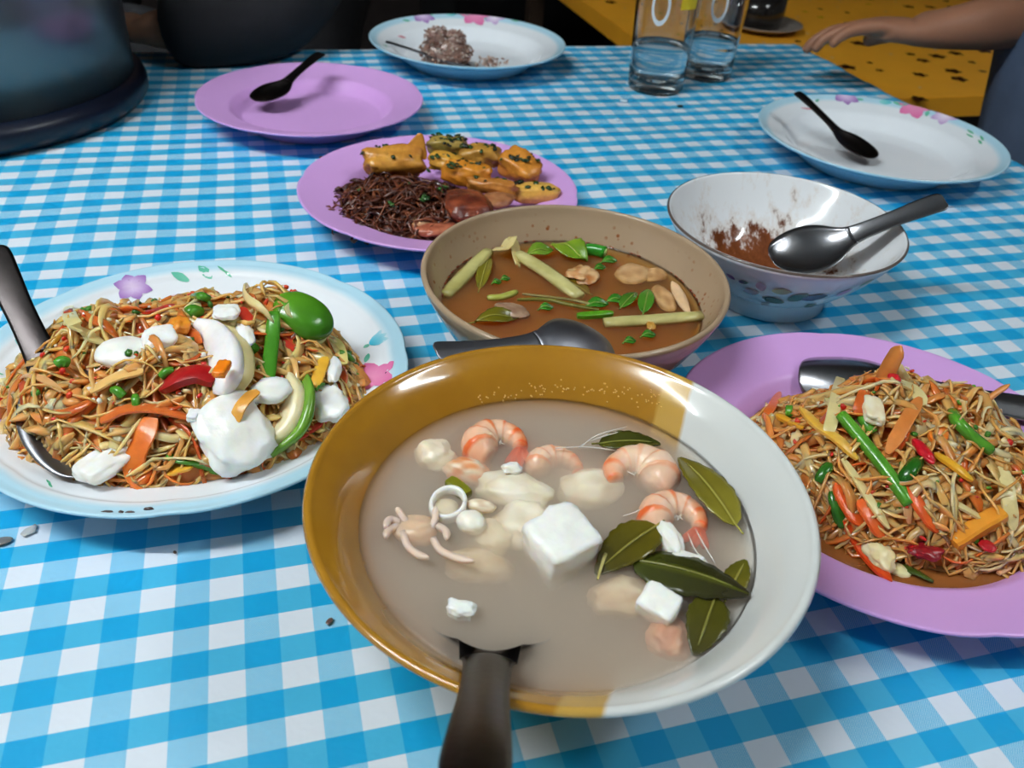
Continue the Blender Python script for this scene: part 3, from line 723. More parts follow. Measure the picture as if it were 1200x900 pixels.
# ------------------------------------------------------------------ makers of food
def lump(name, px, py, z, wpx, hpx, dz, label, cat, cols, m='white_food', turn=0.0, boxy=0.0, amp=0.16, sub=4, group=None, seed=None, freq=1.6, tilt=(0, 0)):
    """a piece about wpx by hpx pixels in the photograph, dz thick, centred at height z"""
    if name == 'fish_piece' and z < Z_A: z -= 0.002
    c = at(px, py, z); k = (c - Vector((0, 0, CAMH))).length / FPX
    elev = math.asin(min(0.95, (CAMH - z) / (c - Vector((0, 0, CAMH))).length))
    a, b_ = wpx * k / 2, max(0.0015, hpx * k / 2 / max(0.5, math.sin(elev) * 1.15))
    if name == 'fish_piece': amp, freq = 0.24, 1.7
    mb = MB(); sd = px * 0.37 if seed is None else seed
    def colf(x):
        t = 0.5 + 0.5 * mnoise.noise(Vector((x[0] * 1.9 + sd, x[1] * 1.9, x[2] * 1.9)))
        t = min(1, max(0, (t - 0.3) / 0.4)); return mixc(cols[0], cols[1], t) if len(cols) > 1 else cols[0]
    mb.add(*blob(c, (a, b_, dz / 2), rot=(tilt[0], tilt[1], math.radians(turn)), amp=amp, boxy=boxy, sub=sub, seed=sd, colf=colf, freq=freq))
    return solo(name, mb, M[m], label, cat, group)

def strip(name, pts, z, wpx, t, label, cat, cols, m='food', group=None, n=14, sides=8, taper=(0.5, 0.5), twist=0.0, zf=None, lift=0.0, arch=0.0, up=(0, 0, 1)):
    """a strip whose line runs through the given pixels, on height z or on the heap zf"""
    P = []
    for i, q in enumerate(pts):
        p = zf(q[0], q[1]) if zf else at(q[0], q[1], z)
        d = q[2] if len(q) > 2 else 0.0
        x = i / max(1, len(pts) - 1); P.append(p + Vector((0, 0, lift + d + arch * 4 * x * (1 - x))))
    k = (P[len(P) // 2] - Vector((0, 0, CAMH))).length / FPX
    flat = m != 'leaf'; V, F = ribbon(P, wpx * k, t, n=n, sides=sides, taper=taper, twist=twist, up=up, sq=0.4 if flat else 0.8)
    nn = len(V) // sides; C = []
    for i in range(nn):
        for s in range(sides):
            x = i / (nn - 1); tt = 0.5 + 0.5 * mnoise.noise(Vector((x * 5 + pts[0][0], s * 0.7, pts[0][1] * 0.1)))
            C.append(mixc(cols[0], cols[-1], tt))
    mb = MB(); mb.add(V, F, C)
    o = solo(name, mb, M[m], label, cat, group)
    if flat: o.data.set_sharp_from_angle(angle=0.5)
    return o

def leaf(name, p0, p1, wpx, z0, z1, label, cols, cat='leaf', fold=0.25, wave=0.0, tipn=1.0, under=None, side_tilt=0.0):
    """a leaf blade from stalk p0 to tip p1 (pixels), with a midrib"""
    a, b_ = at(p0[0], p0[1], z0), at(p1[0], p1[1], z1); x = (b_ - a); L = x.length; x.normalize()
    k = (a - Vector((0, 0, CAMH))).length / FPX; W = wpx * k / 2
    up = Vector((0, 0, 1)); side = x.cross(up).normalized(); up = side.cross(x)
    side = (side * math.cos(side_tilt) + up * math.sin(side_tilt)); up = side.cross(x)
    n, ns = 22, 9; top, bot, C = [], [], []
    for i in range(n):
        t = i / (n - 1); wd = W * (math.sin(math.pi * min(1, t ** 0.75 * 0.98 + 0.01)) ** 0.75) * (1 + 0.05 * math.sin(t * 40)) + 0.0002
        for j in range(ns):
            s = -1 + 2 * j / (ns - 1)
            h = abs(s) * wd * fold + wave * math.sin(t * 5 + s * 1.3) + L * 0.06 * math.sin(math.pi * t)
            p = a + x * (L * t) + side * (s * wd) + up * h
            top.append(p); bot.append(p - up * 0.0006)
            C.append(mixc(mixc(cols[0], cols[1], t), cols[2] if len(cols) > 2 else cols[1], max(0, 1 - abs(s) * 6)))
    o = n * ns; F = []
    for i in range(n - 1):
        for j in range(ns - 1):
            q = i * ns + j; F += [(q, q + 1, q + ns + 1, q + ns), (o + q, o + q + ns, o + q + ns + 1, o + q + 1)]
        q = i * ns; F.append((q, q + ns, o + q + ns, o + q)); q += ns - 1; F.append((q, o + q, o + q + ns, q + ns))
    mb = MB(); mb.add(top + bot, F, C + C)
    T = thing(name, (a + b_) / 2, label, cat)
    part(T, 'blade', mb, M['leaf'])
    mb = MB(); P = [a - x * (L * 0.12)] + [top[i * ns + ns // 2] + up * 0.0003 for i in range(0, n - 3, 3)]
    V, F = ribbon(P, 0.0011, 0.0008, n=16, sides=5, taper=(1, 0.3)); mb.add(V, F, mixc(cols[0], (190, 185, 100), 0.45)); part(T, 'midrib', mb, M['leaf'])
    return T

def shrimp(px, py, z, R, rt, a0, a1, label, tone, legs=True, tail=True, tilt=(0, 0), feelers=None):
    """a curled, cooked shrimp tail seen from above: thick head end at a0, tail at a1 (degrees)"""
    c = at(px, py, z); n, sd = 40, 14
    rot = rotm(tilt[0], tilt[1], 0)
    T = thing('shrimp', c, label, 'shrimp')
    def path(t): a = math.radians(a0 + (a1 - a0) * t); rr = R * (1 - 0.12 * t); return np.array((rr * math.cos(a), rr * math.sin(a), 0.0)), a
    V, C = [], []
    for i in range(n):
        t = i / (n - 1); p, a = path(t); seg = (t * 6.0) % 1
        r = rt * (0.55 + 0.45 * min(1, t * 6)) * (1 - 0.62 * max(0, t - 0.25) / 0.75) * (1 + 0.10 * seg - 0.05)
        for k in range(sd):
            b_ = 2 * math.pi * k / sd
            q = p + np.array((math.cos(a), math.sin(a), 0)) * (math.cos(b_) * r) + np.array((0, 0, 1)) * (math.sin(b_) * r * 1.15)
            V.append(tuple(rot @ q + np.array(c)))
            outer = 0.5 + 0.5 * math.cos(b_ - 0.5); band = 1 if seg > 0.72 else 0.25
            nz = 0.5 + 0.5 * mnoise.noise(Vector((t * 9, b_ * 1.3, px * 0.1)))
            f = min(1, (outer * band * 0.9 * tone + max(0, t - 0.62) * 1.7 * outer * tone) * (0.5 + nz))
            C.append(mixc((240, 214, 192), (228, 92, 30), f))
    F = [(i * sd + k, i * sd + (k + 1) % sd, (i + 1) * sd + (k + 1) % sd, (i + 1) * sd + k) for i in range(n - 1) for k in range(sd)]
    F += [tuple(range(sd))[::-1], tuple((n - 1) * sd + k for k in range(sd))]
    mb = MB(); mb.add(V, F, C); part(T, 'body', mb, M['white_food'])
    if tail:
        p, a = path(1.0); tdir = math.copysign(1, a1 - a0)
        for k in (-0.55, 0, 0.55):
            d = a + tdir * math.pi / 2 + k
            P = [rot @ (p + np.array((math.cos(d) * s, math.sin(d) * s, 0.0008 - 0.25 * s))) + np.array(c) for s in (0.0, rt * 0.5, rt * 1.2)]
            mb = MB(); V, F = ribbon(P, rt * 0.55, 0.0009, n=6, sides=6, taper=(0.4, 0.7)); mb.add(V, F, (226, 84, 28)); part(T, 'tail_fin', mb, M['food'], 'orange tail fin')
    if legs:
        for k in range(5):
            t = 0.15 + 0.13 * k; p, a = path(t)
            P = [rot @ (p * (1 - s) + np.array((0.0015 * math.sin(k * 2 + s * 4), 0.001 * math.cos(k), 0.0025 * s))) + np.array(c) for s in (0.45, 0.75, 1.05)]
            mb = MB(); V, F = ribbon(P, 0.0008, 0.0006, n=6, sides=5); mb.add(V, F, (238, 222, 200)); part(T, 'leg', mb, M['white_food'])
    for P in (feelers or []):
        mb = MB(); V, F = ribbon([at(*q) for q in P], 0.0007, 0.0006, n=12, sides=5); mb.add(V, F, (236, 226, 210)); part(T, 'feeler', mb, M['white_food'])
    return T

# ------------------------------------------------------------------ seafood soup
z = Z_A
shrimp(587, 524, z - 0.003, 0.0112, 0.0098, 240, 0, 'curled shrimp with a bright orange tail, nearest the back of the amber bowl', 1.0, feelers=[[(650, 525, z + .001), (690, 524, z + .002), (735, 530, z + .001)]])
shrimp(744, 560, z - 0.0035, 0.0120, 0.0112, -35, 205, 'plump shrimp with thin white legs, right of centre in the amber bowl', 0.55, tail=False, feelers=[[(678, 526, z + .001), (700, 510, z + .006), (735, 500, z + .004)], [(680, 522, z + .002), (705, 512, z + .005), (730, 505, z + .003)], [(762, 590, z + .001), (745, 600, z), (730, 605, z)]])
shrimp(795, 612, z - 0.003, 0.0112, 0.0088, 215, -20, 'orange shrimp below the upright leaf in the amber bowl', 0.95, feelers=[[(815, 620, z + .003), (826, 640, z + .003), (838, 660, z + .001)], [(806, 625, z + .002), (815, 645, z + .002), (828, 658, z)]])
shrimp(655, 552, z - 0.007, 0.0110, 0.0075, 200, 10, 'half-sunk pale shrimp between the two larger shrimps', 0.6, legs=False)
P1, P2 = (244, 236, 218), (232, 218, 192)
lump('tofu_cube', 657, 638, z + 0.0005, 80, 66, 0.026, 'bright white tofu cube in the middle of the amber bowl', 'tofu', [(250, 250, 246), (244, 243, 236)], turn=34, boxy=0.86, amp=0.13, tilt=(0.12, -0.10))
lump('fish_piece', 604, 576, z - 0.004, 92, 42, 0.014, 'long white fish piece under the curled shrimp', 'fish', [P1, P2], turn=-14)
lump('fish_piece', 617, 614, z - 0.005, 78, 58, 0.014, 'pale fish piece tucked against the tofu cube', 'fish', [P1, P2], turn=40)
lump('fish_piece', 690, 573, z - 0.006, 78, 44, 0.014, 'sunken fish piece left of the plump shrimp', 'fish', [P1, P2], turn=20)
lump('fish_piece', 510, 533, z - 0.003, 50, 32, 0.013, 'small white fish piece nearest the amber wall', 'fish', [(240, 226, 205), P2], turn=-30)
lump('fish_piece', 548, 553, z - 0.0035, 58, 26, 0.012, 'orange edged seafood piece beside the green chili bit', 'seafood', [(240, 222, 200), (226, 150, 100)], turn=-8)
lump('fish_piece', 578, 628, z - 0.006, 46, 46, 0.010, 'blurred cream piece left of the tofu cube', 'fish', [P1, P2], turn=60)
lump('fish_piece', 730, 700, z - 0.0065, 80, 46, 0.012, 'sunken cream piece below the olive leaf', 'fish', [P2, (214, 190, 160)], turn=15)
lump('fish_piece', 560, 665, z - 0.008, 80, 40, 0.012, 'deeply sunken piece right of the squid tentacles', 'fish', [P2, (210, 186, 150)], turn=-5)
lump('fish_piece', 785, 748, z - 0.006, 50, 50, 0.012, 'pinkish piece at the front right under the broth', 'fish', [(222, 180, 150), (206, 150, 120)], turn=15)
lump('fish_piece', 785, 632, z + 0.0005, 26, 46, 0.009, 'white chunk hanging under the orange shrimp', 'fish', [(248, 244, 234)], turn=18)
lump('fish_piece', 806, 655, z + 0.0005, 44, 15, 0.006, 'thin white piece above the dark leaf', 'fish', [(246, 240, 228)], turn=-12)
lump('tofu_cube', 772, 709, z, 50, 36, 0.015, 'small broken tofu chunk below the dark leaf', 'tofu', [(248, 246, 240)], turn=-30, boxy=0.75, amp=0.12, tilt=(0.3, 0.1))
lump('tofu_crumb', 540, 714, z + 0.0005, 34, 20, 0.006, 'small white tofu crumb at the spoon in the amber bowl', 'tofu', [(248, 246, 240)], turn=-10, boxy=0.4, amp=0.3)
lump('tofu_crumb', 600, 549, z + 0.001, 24, 12, 0.005, 'little knobbly white crumb under the curled shrimp', 'tofu', [(246, 240, 230)], amp=0.35)
# squid: ring, slices, tentacles
T = thing('squid_ring', at(524, 591, z), 'white squid ring floating left of centre in the amber bowl', 'squid')
c = at(525, 591, z - 0.0005); P = [c + Vector((0.0078 * math.cos(a), 0.0078 * math.sin(a), 0.0022 * math.sin(a + 0.6))) for a in np.linspace(0, 2 * math.pi, 25)]
mb = MB(); V, F = ribbon(P, 0.0022, 0.0055, n=49, sides=8, taper=(1, 1)); mb.add(V, F, (247, 244, 236)); part(T, 'ring', mb, M['white_food'])
mb = MB(); mb.add(*blob(c + Vector((-0.001, 0, -0.004)), (0.007, 0.007, 0.003), sub=3, c2=(236, 222, 196))); part(T, 'skin', mb, M['white_food'])
lump('squid_slice', 552, 612, z - 0.002, 36, 26, 0.010, 'oval white squid slice below the squid ring', 'squid', [(246, 240, 226)], turn=-30, amp=0.06)
lump('squid_slice', 564, 593, z - 0.0005, 36, 14, 0.006, 'thin curled squid slice right of the ring', 'squid', [(238, 226, 205), (222, 196, 165)], turn=-8, amp=0.1)
T = thing('squid_tentacles', at(487, 622, z), 'cluster of small squid tentacles at the left of the amber bowl', 'squid')
mb = MB(); mb.add(*blob(at(488, 622, z - 0.005), (0.011, 0.0085, 0.005), amp=0.2, sub=3, c2=(222, 190, 160))); part(T, 'head', mb, M['white_food'])
for P in ([(476, 612), (470, 603), (464, 595)], [(468, 612), (457, 609), (451, 618)], [(472, 624), (478, 640), (490, 650), (502, 654)], [(505, 620), (510, 608), (510, 594)], [(512, 616), (522, 622), (524, 632)], [(508, 632), (516, 645), (535, 654), (556, 658)], [(466, 616), (455, 622), (452, 630)]):
    mb = MB(); V, F = ribbon([at(q[0], q[1], z - 0.0025 + 0.002 * i) for i, q in enumerate(P)], 0.0034, 0.0030, n=14, sides=7, taper=(1, 0.3)); mb.add(V, F, (232, 205, 190)); part(T, 'tentacle', mb, M['white_food'])
strip('chili_bit', [(526, 563), (536, 570), (548, 580)], z, 17, 0.005, 'short olive green chili piece above the squid ring', 'chili', [(132, 130, 30), (110, 112, 24)], taper=(0.8, 0.8), lift=-0.0005)
OL1, OL2, OL3 = (96, 86, 20), (66, 60, 14), (128, 120, 40)
leaf('lime_leaf', (862, 615), (796, 536), 46, z + 0.004, z + 0.0005, 'olive leaf standing against the white wall of the amber bowl', (OL3, OL1), fold=0.15)
leaf('lime_leaf', (742, 656), (878, 696), 60, z + 0.001, z + 0.004, 'dark glossy leaf lying on the soup at the right', ((58, 64, 16), (34, 30, 10), (80, 84, 24)), fold=-0.22)
leaf('lime_leaf', (770, 616), (698, 672), 50, z + 0.002, z - 0.002, 'olive leaf half under the broth above the dark leaf', (OL1, OL2), fold=0.1)
leaf('lime_leaf', (838, 700), (814, 768), 44, z + 0.001, z - 0.001, 'brownish leaf pointing to the front below the dark leaf', ((74, 72, 18), (60, 56, 14)), fold=0.12)
leaf('lime_leaf', (852, 700), (874, 656), 28, z + 0.001, z + 0.003, 'small olive leaf at the broth edge on the white side', (OL1, (84, 82, 20)), fold=0.1)
leaf('lime_leaf', (702, 520), (774, 520), 30, z + 0.001, z + 0.001, 'dark leaf behind the plump shrimp at the back', ((70, 72, 18), (50, 54, 14)), fold=0.2)
strip('leaf_stalk', [(752, 614), (730, 626), (712, 645), (700, 680)], z, 4, 0.0012, 'thin pale stalk curling beside the olive leaf', 'stalk', [(190, 180, 120), (170, 160, 90)], lift=0.0005)
# beads of condensation on the amber wall
mb = MB(); r = random.Random(5)
for k in range(90):
    px = r.uniform(560, 775); py = 452 + ((px - 665) / 115) ** 2 * 14 + r.gauss(4, 5)
    for j in range(200):
        zz = 0.0785 - j * 0.0001; p = at(px, py, zz); rr = math.hypot(p.x - C_A[0], p.y - C_A[1])
        if rr >= rad_at(IN_A, zz): break
    mb.add(*blob(p, (0.0006,) * 3, sub=1, c2=(215, 170, 90)))
solo('steam_droplets', mb, M['glaze'], 'tiny beads of moisture on the inner amber wall above the broth', 'droplets', None, 'stuff')

# ------------------------------------------------------------------ brown vegetable soup
z = Z_W
ST1, ST2 = (196, 190, 128), (168, 158, 88)
strip('cabbage_strip', [(522, 344, -.001), (546, 322, .001), (572, 297, .002)], z, 18, 0.006, 'pale cabbage stem leaning at the left in the brown soup', 'cabbage', [ST1, ST2], m='leaf', taper=(0.8, 0.8), lift=-.0005)
strip('cabbage_strip', [(607, 300, .002), (642, 322, .002), (680, 346, -.001)], z, 20, 0.006, 'pale cabbage stem slanting in the middle of the brown soup', 'cabbage', [(214, 206, 152), ST2], m='leaf', taper=(0.8, 0.8), lift=-.0005)
strip('cabbage_strip', [(708, 379), (760, 376), (822, 371)], z, 18, 0.006, 'pale cabbage stem lying at the front right of the brown soup', 'cabbage', [(206, 196, 138), ST2], m='leaf', taper=(0.8, 0.8), lift=0.0005)
strip('cabbage_strip', [(571, 349), (588, 348), (606, 342)], z, 10, 0.004, 'short green-yellow stem piece above the dark spoon', 'cabbage', [(180, 184, 90), (150, 150, 60)], m='leaf', lift=0.0)
strip('cabbage_leaf', [(579, 296, .003), (592, 300, .007), (600, 288, .006), (607, 312, .0)], z, 16, 0.0015, 'folded white cabbage shard sticking up at the back left of the brown soup', 'cabbage', [(232, 214, 160), (214, 190, 120)], twist=0.8)
leaf('cabbage_leaf', (618, 300), (648, 291), 22, z, z + .003, 'bright green leaf piece at the back of the brown soup', ((120, 150, 40), (84, 124, 28)), cat='cabbage', wave=0.002)
leaf('cabbage_leaf', (650, 288), (688, 302), 34, z, z + .003, 'crinkled yellow-green leaf piece beside the onion tube', ((132, 152, 36), (92, 130, 30)), cat='cabbage', wave=0.003)
T = thing('spring_onion', at(698, 295, z), 'bright green spring onion tube at the back of the brown soup', 'spring onion')
mb = MB(); V, F = ribbon([at(687, 292, z + .002), at(698, 293, z + .003), at(709, 296, z + .003)], 0.0085, 0.0085, n=8, sides=12, taper=(1, 1)); mb.add(V, F, (44, 140, 36)); part(T, 'tube', mb, M['leaf'])
mb = MB(); V, F = ribbon([at(708.6, 296, z + .003), at(710.2, 296.4, z + .003)], 0.0062, 0.0062, n=3, sides=12, taper=(1, 1)); mb.add(V, F, (178, 200, 120)); part(T, 'cut_end', mb, M['leaf'], 'pale cut end')
HG = [(60, 130, 30), (40, 100, 24)]
for i, (px, py, s, lab) in enumerate(((714, 306, 15, 'coriander sprig below the spring onion tube'), (703, 314, 11, 'small coriander leaf near the crumbly meat'), (700, 357, 22, 'coriander leaf in the middle of the brown soup'), (722, 352, 18, 'coriander leaf beside the green pepper strip'), (640, 361, 14, 'coriander leaf at the spoon in the brown soup'), (592, 327, 9, 'green fleck left of the middle stem'), (582, 331, 9, 'green fleck beside the left stem'), (760, 393, 14, 'green sprig at the front of the brown soup'), (738, 400, 12, 'green sprig nearest the front rim of the beige bowl'))):
    leaf('coriander_leaf', (px - s * 0.6, py + 2), (px + s * 0.6, py - 2), s * 0.8, z, z + .0015, lab, HG, cat='herb', wave=0.0012)
leaf('green_leaf', (728, 360), (746, 343), 16, z, z + .001, 'green pepper strip under the broth in the beige bowl', ((70, 120, 30), (60, 100, 26)), cat='herb')
leaf('green_leaf', (754, 366), (760, 339), 18, z + .0005, z + .001, 'upright green leaf left of the onion slices', ((64, 120, 30), (80, 130, 40)), cat='herb')
leaf('green_leaf', (556, 378), (610, 370), 24, z - .001, z, 'yellow-green leaf at the front left of the brown soup', ((112, 104, 20), (88, 84, 18)), cat='cabbage', wave=0.002)
leaf('green_leaf', (562, 338), (574, 300), 16, z - .002, z - .0005, 'stringy olive leaf beside the left cabbage stem', ((120, 112, 30), (106, 96, 26)), cat='cabbage')
leaf('green_leaf', (690, 344), (652, 326), 20, z - .003, z - .002, 'sunken olive leaf below the middle stem', ((112, 90, 20), (96, 76, 18)), cat='cabbage')
strip('green_bean', [(676, 371), (696, 370), (718, 368)], z, 10, 0.004, 'bright green bean piece in front of the coriander', 'bean', [(96, 160, 30), (70, 130, 24)], lift=.0005)
strip('celery_stalk', [(606, 352), (640, 352), (668, 358), (702, 364)], z, 5, 0.002, 'long thin olive stalk behind the dark spoon', 'stalk', [(130, 126, 56), (104, 100, 40)], lift=.0005)
strip('celery_stalk', [(612, 346), (645, 350), (675, 354), (700, 361)], z, 4, 0.0016, 'paler long thin stalk just behind the olive one', 'stalk', [(150, 136, 84), (124, 110, 60)], lift=.001)
ON = [(206, 166, 120), (170, 126, 80)]
lump('meat_piece', 682, 323, z, 36, 22, 0.010, 'crumbly pale meat piece right of the middle stem', 'meat', [(214, 176, 130), (176, 110, 60)], m='food', amp=0.45)
lump('meat_piece', 600, 364, z - .0005, 44, 16, 0.006, 'greyish meat strip above the spoon handle', 'meat', [(166, 136, 112), (140, 106, 84)], m='food', turn=-25, amp=0.2)
lump('onion_slice', 797, 348, z - .0005, 14, 40, 0.005, 'pale upright onion slice at the right of the brown soup', 'onion', [(222, 186, 146)], m='food', turn=8, amp=0.1)
lump('onion_slice', 778, 350, z - .002, 26, 34, 0.005, 'sunken onion slice left of the pale upright one', 'onion', ON, m='food', turn=8, amp=0.1)
lump('onion_slice', 742, 321, z - .002, 40, 28, 0.005, 'large sunken brown onion slice at the back right', 'onion', ON, m='food', turn=-30, amp=0.12)
lump('onion_slice', 768, 322, z - .002, 26, 20, 0.005, 'small sunken onion slice near the back right wall', 'onion', ON, m='food', turn=-30, amp=0.12)
lump('garlic_bit', 763, 382, z + .001, 11, 9, 0.004, 'fried garlic bit on the front right stem', 'garlic', [(190, 140, 60)], m='food', amp=0.3)

# ------------------------------------------------------------------ heaps of salad
class Heap:
    def __init__(s, c, ax, ay, turn, H, z0, seed, lump=0.35, peak=None):
        s.c, s.ax, s.ay, s.t, s.H, s.z0, s.sd, s.l, s.pk = Vector(c), ax, ay, math.radians(turn), H, z0, seed, lump, peak or []
    def loc(s, x, y):
        dx, dy = x - s.c.x, y - s.c.y
        return (dx * math.cos(s.t) + dy * math.sin(s.t)) / s.ax, (-dx * math.sin(s.t) + dy * math.cos(s.t)) / s.ay
    def h(s, x, y):
        a, b_ = s.loc(x, y); d2 = a * a + b_ * b_
        if d2 >= 1: return s.z0
        n = mnoise.noise(Vector((x * 34 + s.sd, y * 34, 0))) + 0.5 * mnoise.noise(Vector((x * 80 + s.sd, y * 80, 5)))
        zz = s.z0 + s.H * (1 - d2) ** 0.62 * (1 + s.l * n)
        for (px, py, r, dh) in s.pk: zz += dh * math.exp(-((x - px) ** 2 + (y - py) ** 2) / (r * r))
        return zz
    def hit(s, px, py):
        for k in range(500):
            z = s.z0 + s.H * 2.2 - k * 0.0003; p = at(px, py, z)
            if z <= s.h(p.x, p.y) or z <= s.z0: break
        return p
    def inside(s, r, lim=1.0):
        while True:
            a, b_ = r.uniform(-1, 1), r.uniform(-1, 1)
            if a * a + b_ * b_ < lim: break
        x, y = a * s.ax, b_ * s.ay
        return s.c.x + x * math.cos(s.t) - y * math.sin(s.t), s.c.y + x * math.sin(s.t) + y * math.cos(s.t)
def heap_core(mb, H, col, shrink=0.86, n=26, m=64):
    V, C = [], []
    for i in range(n):
        rr = (i / (n - 1)) * 0.97
        for k in range(m):
            a = 2 * math.pi * k / m; x0, y0 = rr * math.cos(a) * H.ax, rr * math.sin(a) * H.ay
            x = H.c.x + x0 * math.cos(H.t) - y0 * math.sin(H.t); y = H.c.y + x0 * math.sin(H.t) + y0 * math.cos(H.t)
            V.append((x, y, max(H.z0 - 0.002, H.z0 + (H.h(x, y) - H.z0) * shrink - 0.002)))
            t = 0.5 + 0.5 * mnoise.noise(Vector((x * 90, y * 90, 1))); C.append(mixc(col[0], col[1], t))
    F = [(i * m + k, i * m + (k + 1) % m, (i + 1) * m + (k + 1) % m, (i + 1) * m + k) for i in range(n - 1) for k in range(m)]
    mb.add(V, F, C)
def shreds(mb, H, n, cols, seed, L=(0.025, 0.06), w=(0.0018, 0.0034), t=0.0011, lift=(0.0, 0.006), curl=1.0, lim=0.98, fall=0.75, segs=9, sides=5):
    r = random.Random(seed)
    for _ in range(n):
        x, y = H.inside(r, lim); a = r.uniform(0, 2 * math.pi); ln = r.uniform(*L); st = ln / 6
        bend = r.gauss(0, 0.22) * curl; dz = r.uniform(*lift); rise = r.uniform(0, 0.004) * curl; ph = r.uniform(0, 6); P = []
        q = r.uniform(fall, 1.03)
        for i in range(7):
            hz = H.h(x, y); P.append((x, y, H.z0 + (hz - H.z0) * q + dz + rise * math.sin(ph + i * 0.9)))
            a += bend + r.gauss(0, 0.10) * curl; nx, ny = x + st * math.cos(a), y + st * math.sin(a)
            u_, v_ = H.loc(nx, ny)
            if u_ * u_ + v_ * v_ > 1.02: a += 1.2; nx, ny = x + st * math.cos(a), y + st * math.sin(a)
            x, y = nx, ny
        c = r.choice(cols); c2 = r.choice(cols); V, F = ribbon(P, r.uniform(*w), t * r.uniform(0.8, 1.4), n=segs, sides=sides, twist=r.gauss(0, 1.0), up=(r.gauss(0, .5), r.gauss(0, .5), 1))
        nn = len(V); C = [mixc(c, c2, 0.45 * (i // sides) / segs) for i in range(nn)]
        mb.add(V, F, C)
def mush(mb, H, n, cols, seed):
    r = random.Random(seed)
    for _ in range(n):
        x, y = H.inside(r, 0.92); k = r.uniform(0.003, 0.0065); hz = H.z0 + (H.h(x, y) - H.z0) * 0.98
        mb.add(*blob((x, y, hz - 0.001), (k * 1.5, k * r.uniform(0.6, 1), k * 0.45), rot=(r.uniform(-.6, .6), r.uniform(-.6, .6), r.uniform(0, 6)), amp=0.45, sub=2, seed=r.uniform(0, 90), c2=r.choice(cols)))
def flecks(mb, H, n, cols, seed, s=(0.0012, 0.003), flat=0.6):
    r = random.Random(seed)
    for _ in range(n):
        x, y = H.inside(r, 0.95); k = r.uniform(*s)
        mb.add(*blob((x, y, H.h(x, y) + 0.003), (k, k * r.uniform(0.5, 1), k * flat), rot=(r.uniform(-1, 1), r.uniform(-1, 1), r.uniform(0, 6)), amp=0.4, sub=1, seed=r.uniform(0, 90), c2=r.choice(cols)))

# ---- left: papaya salad with salted egg
HL = Heap(at(222, 458, 0.02), 0.108, 0.084, 8, 0.050, 0.012, 3.0, 0.22, [(*at(330, 366, 0.05).xy, 0.028, 0.022), (*at(110, 392, 0.045).xy, 0.032, 0.010), (*at(62, 478, 0.03).xy, 0.028, 0.008)])
PALE = [(238, 194, 124), (234, 178, 104), (242, 210, 154), (228, 164, 90)]
TAN = [(226, 162, 96), (216, 146, 82), (230, 172, 110)]
ORG = [(216, 116, 52), (204, 96, 40), (224, 134, 66), (190, 76, 36)]
mb = MB(); heap_core(mb, HL, ((228, 158, 92), (214, 128, 66)), 0.96)
shreds(mb, HL, 430, PALE * 2 + TAN * 2 + ORG, 21, w=(0.003, 0.0062), t=0.0013, lift=(0, 0.004)); mush(mb, HL, 200, PALE + TAN + ORG[:1], 24); shreds(mb, HL, 150, ORG + TAN + PALE, 22, w=(0.005, 0.009), L=(0.02, 0.045), t=0.0014, lift=(0, 0.003)); shreds(mb, HL, 110, PALE + TAN, 23, w=(0.0018, 0.003), lift=(0.0005, 0.004), fall=0.95)
solo('papaya_shreds', mb, M['shred'], 'heap of yellow and orange papaya shreds on the white floral plate', 'papaya salad', None, 'stuff')
mb = MB(); flecks(mb, HL, 60, [(240, 238, 230), (235, 225, 200)], 31, (0.001, 0.0022)); flecks(mb, HL, 70, [(206, 40, 24), (216, 70, 30)], 32, (0.001, 0.0028)); flecks(mb, HL, 45, [(70, 128, 36), (50, 104, 28)], 33, (0.0014, 0.003))
solo('salad_bits', mb, M['food'], 'fine bits of egg, chili and herb scattered over the left salad', 'salad bits', None, 'stuff')
hl = HL.hit
def on_heap(name, H, px, py, wpx, hpx, dz, label, cat, cols, m='food', lift=0.002, **k):
    p = H.hit(px, py); return lump(name, px, py, p.z + lift, wpx, hpx, dz, label, cat, cols, m=m, **k)
EW = [(250, 249, 246), (240, 238, 232)]
on_heap('egg_piece', HL, 275, 508, 84, 66, 0.022, 'big white salted egg piece at the front right of the left salad', 'egg', EW, 'white_food', 0.003, turn=40, boxy=0.5, amp=0.22, tilt=(0.5, -0.1))
on_heap('egg_piece', HL, 144, 413, 58, 30, 0.013, 'smooth egg white wedge at the upper left of the left salad', 'egg', EW, 'white_food', 0.004, turn=12, amp=0.10)
on_heap('egg_piece', HL, 188, 398, 40, 26, 0.011, 'egg white piece right of the upper left wedge', 'egg', EW, 'white_food', 0.004, turn=30, boxy=0.4, amp=0.14)
on_heap('egg_piece', HL, 126, 541, 42, 52, 0.010, 'broken egg white at the front left beside the carrot hook', 'egg', EW, 'white_food', 0.001, turn=-35, boxy=0.6, amp=0.2)
on_heap('egg_piece', HL, 318, 457, 46, 30, 0.010, 'egg white sliver left of the lime wedge', 'egg', EW, 'white_food', 0.003, turn=35, amp=0.15)
on_heap('egg_piece', HL, 384, 472, 46, 48, 0.012, 'egg white chunk at the right end of the left salad', 'egg', EW, 'white_food', 0.001, turn=30, boxy=0.3, amp=0.2)
on_heap('egg_piece', HL, 391, 433, 18, 32, 0.007, 'small pointed egg white above the right end chunk', 'egg', EW, 'white_food', 0.003, turn=10, amp=0.15)
on_heap('egg_crumb', HL, 166, 357, 15, 12, 0.006, 'white egg crumb at the back left of the left salad', 'egg', EW, 'white_food', 0.004, boxy=0.5)
on_heap('egg_crumb', HL, 265, 366, 30, 16, 0.006, 'white egg crumb above the curved egg slice', 'egg', EW, 'white_food', 0.004, boxy=0.3, amp=0.3)
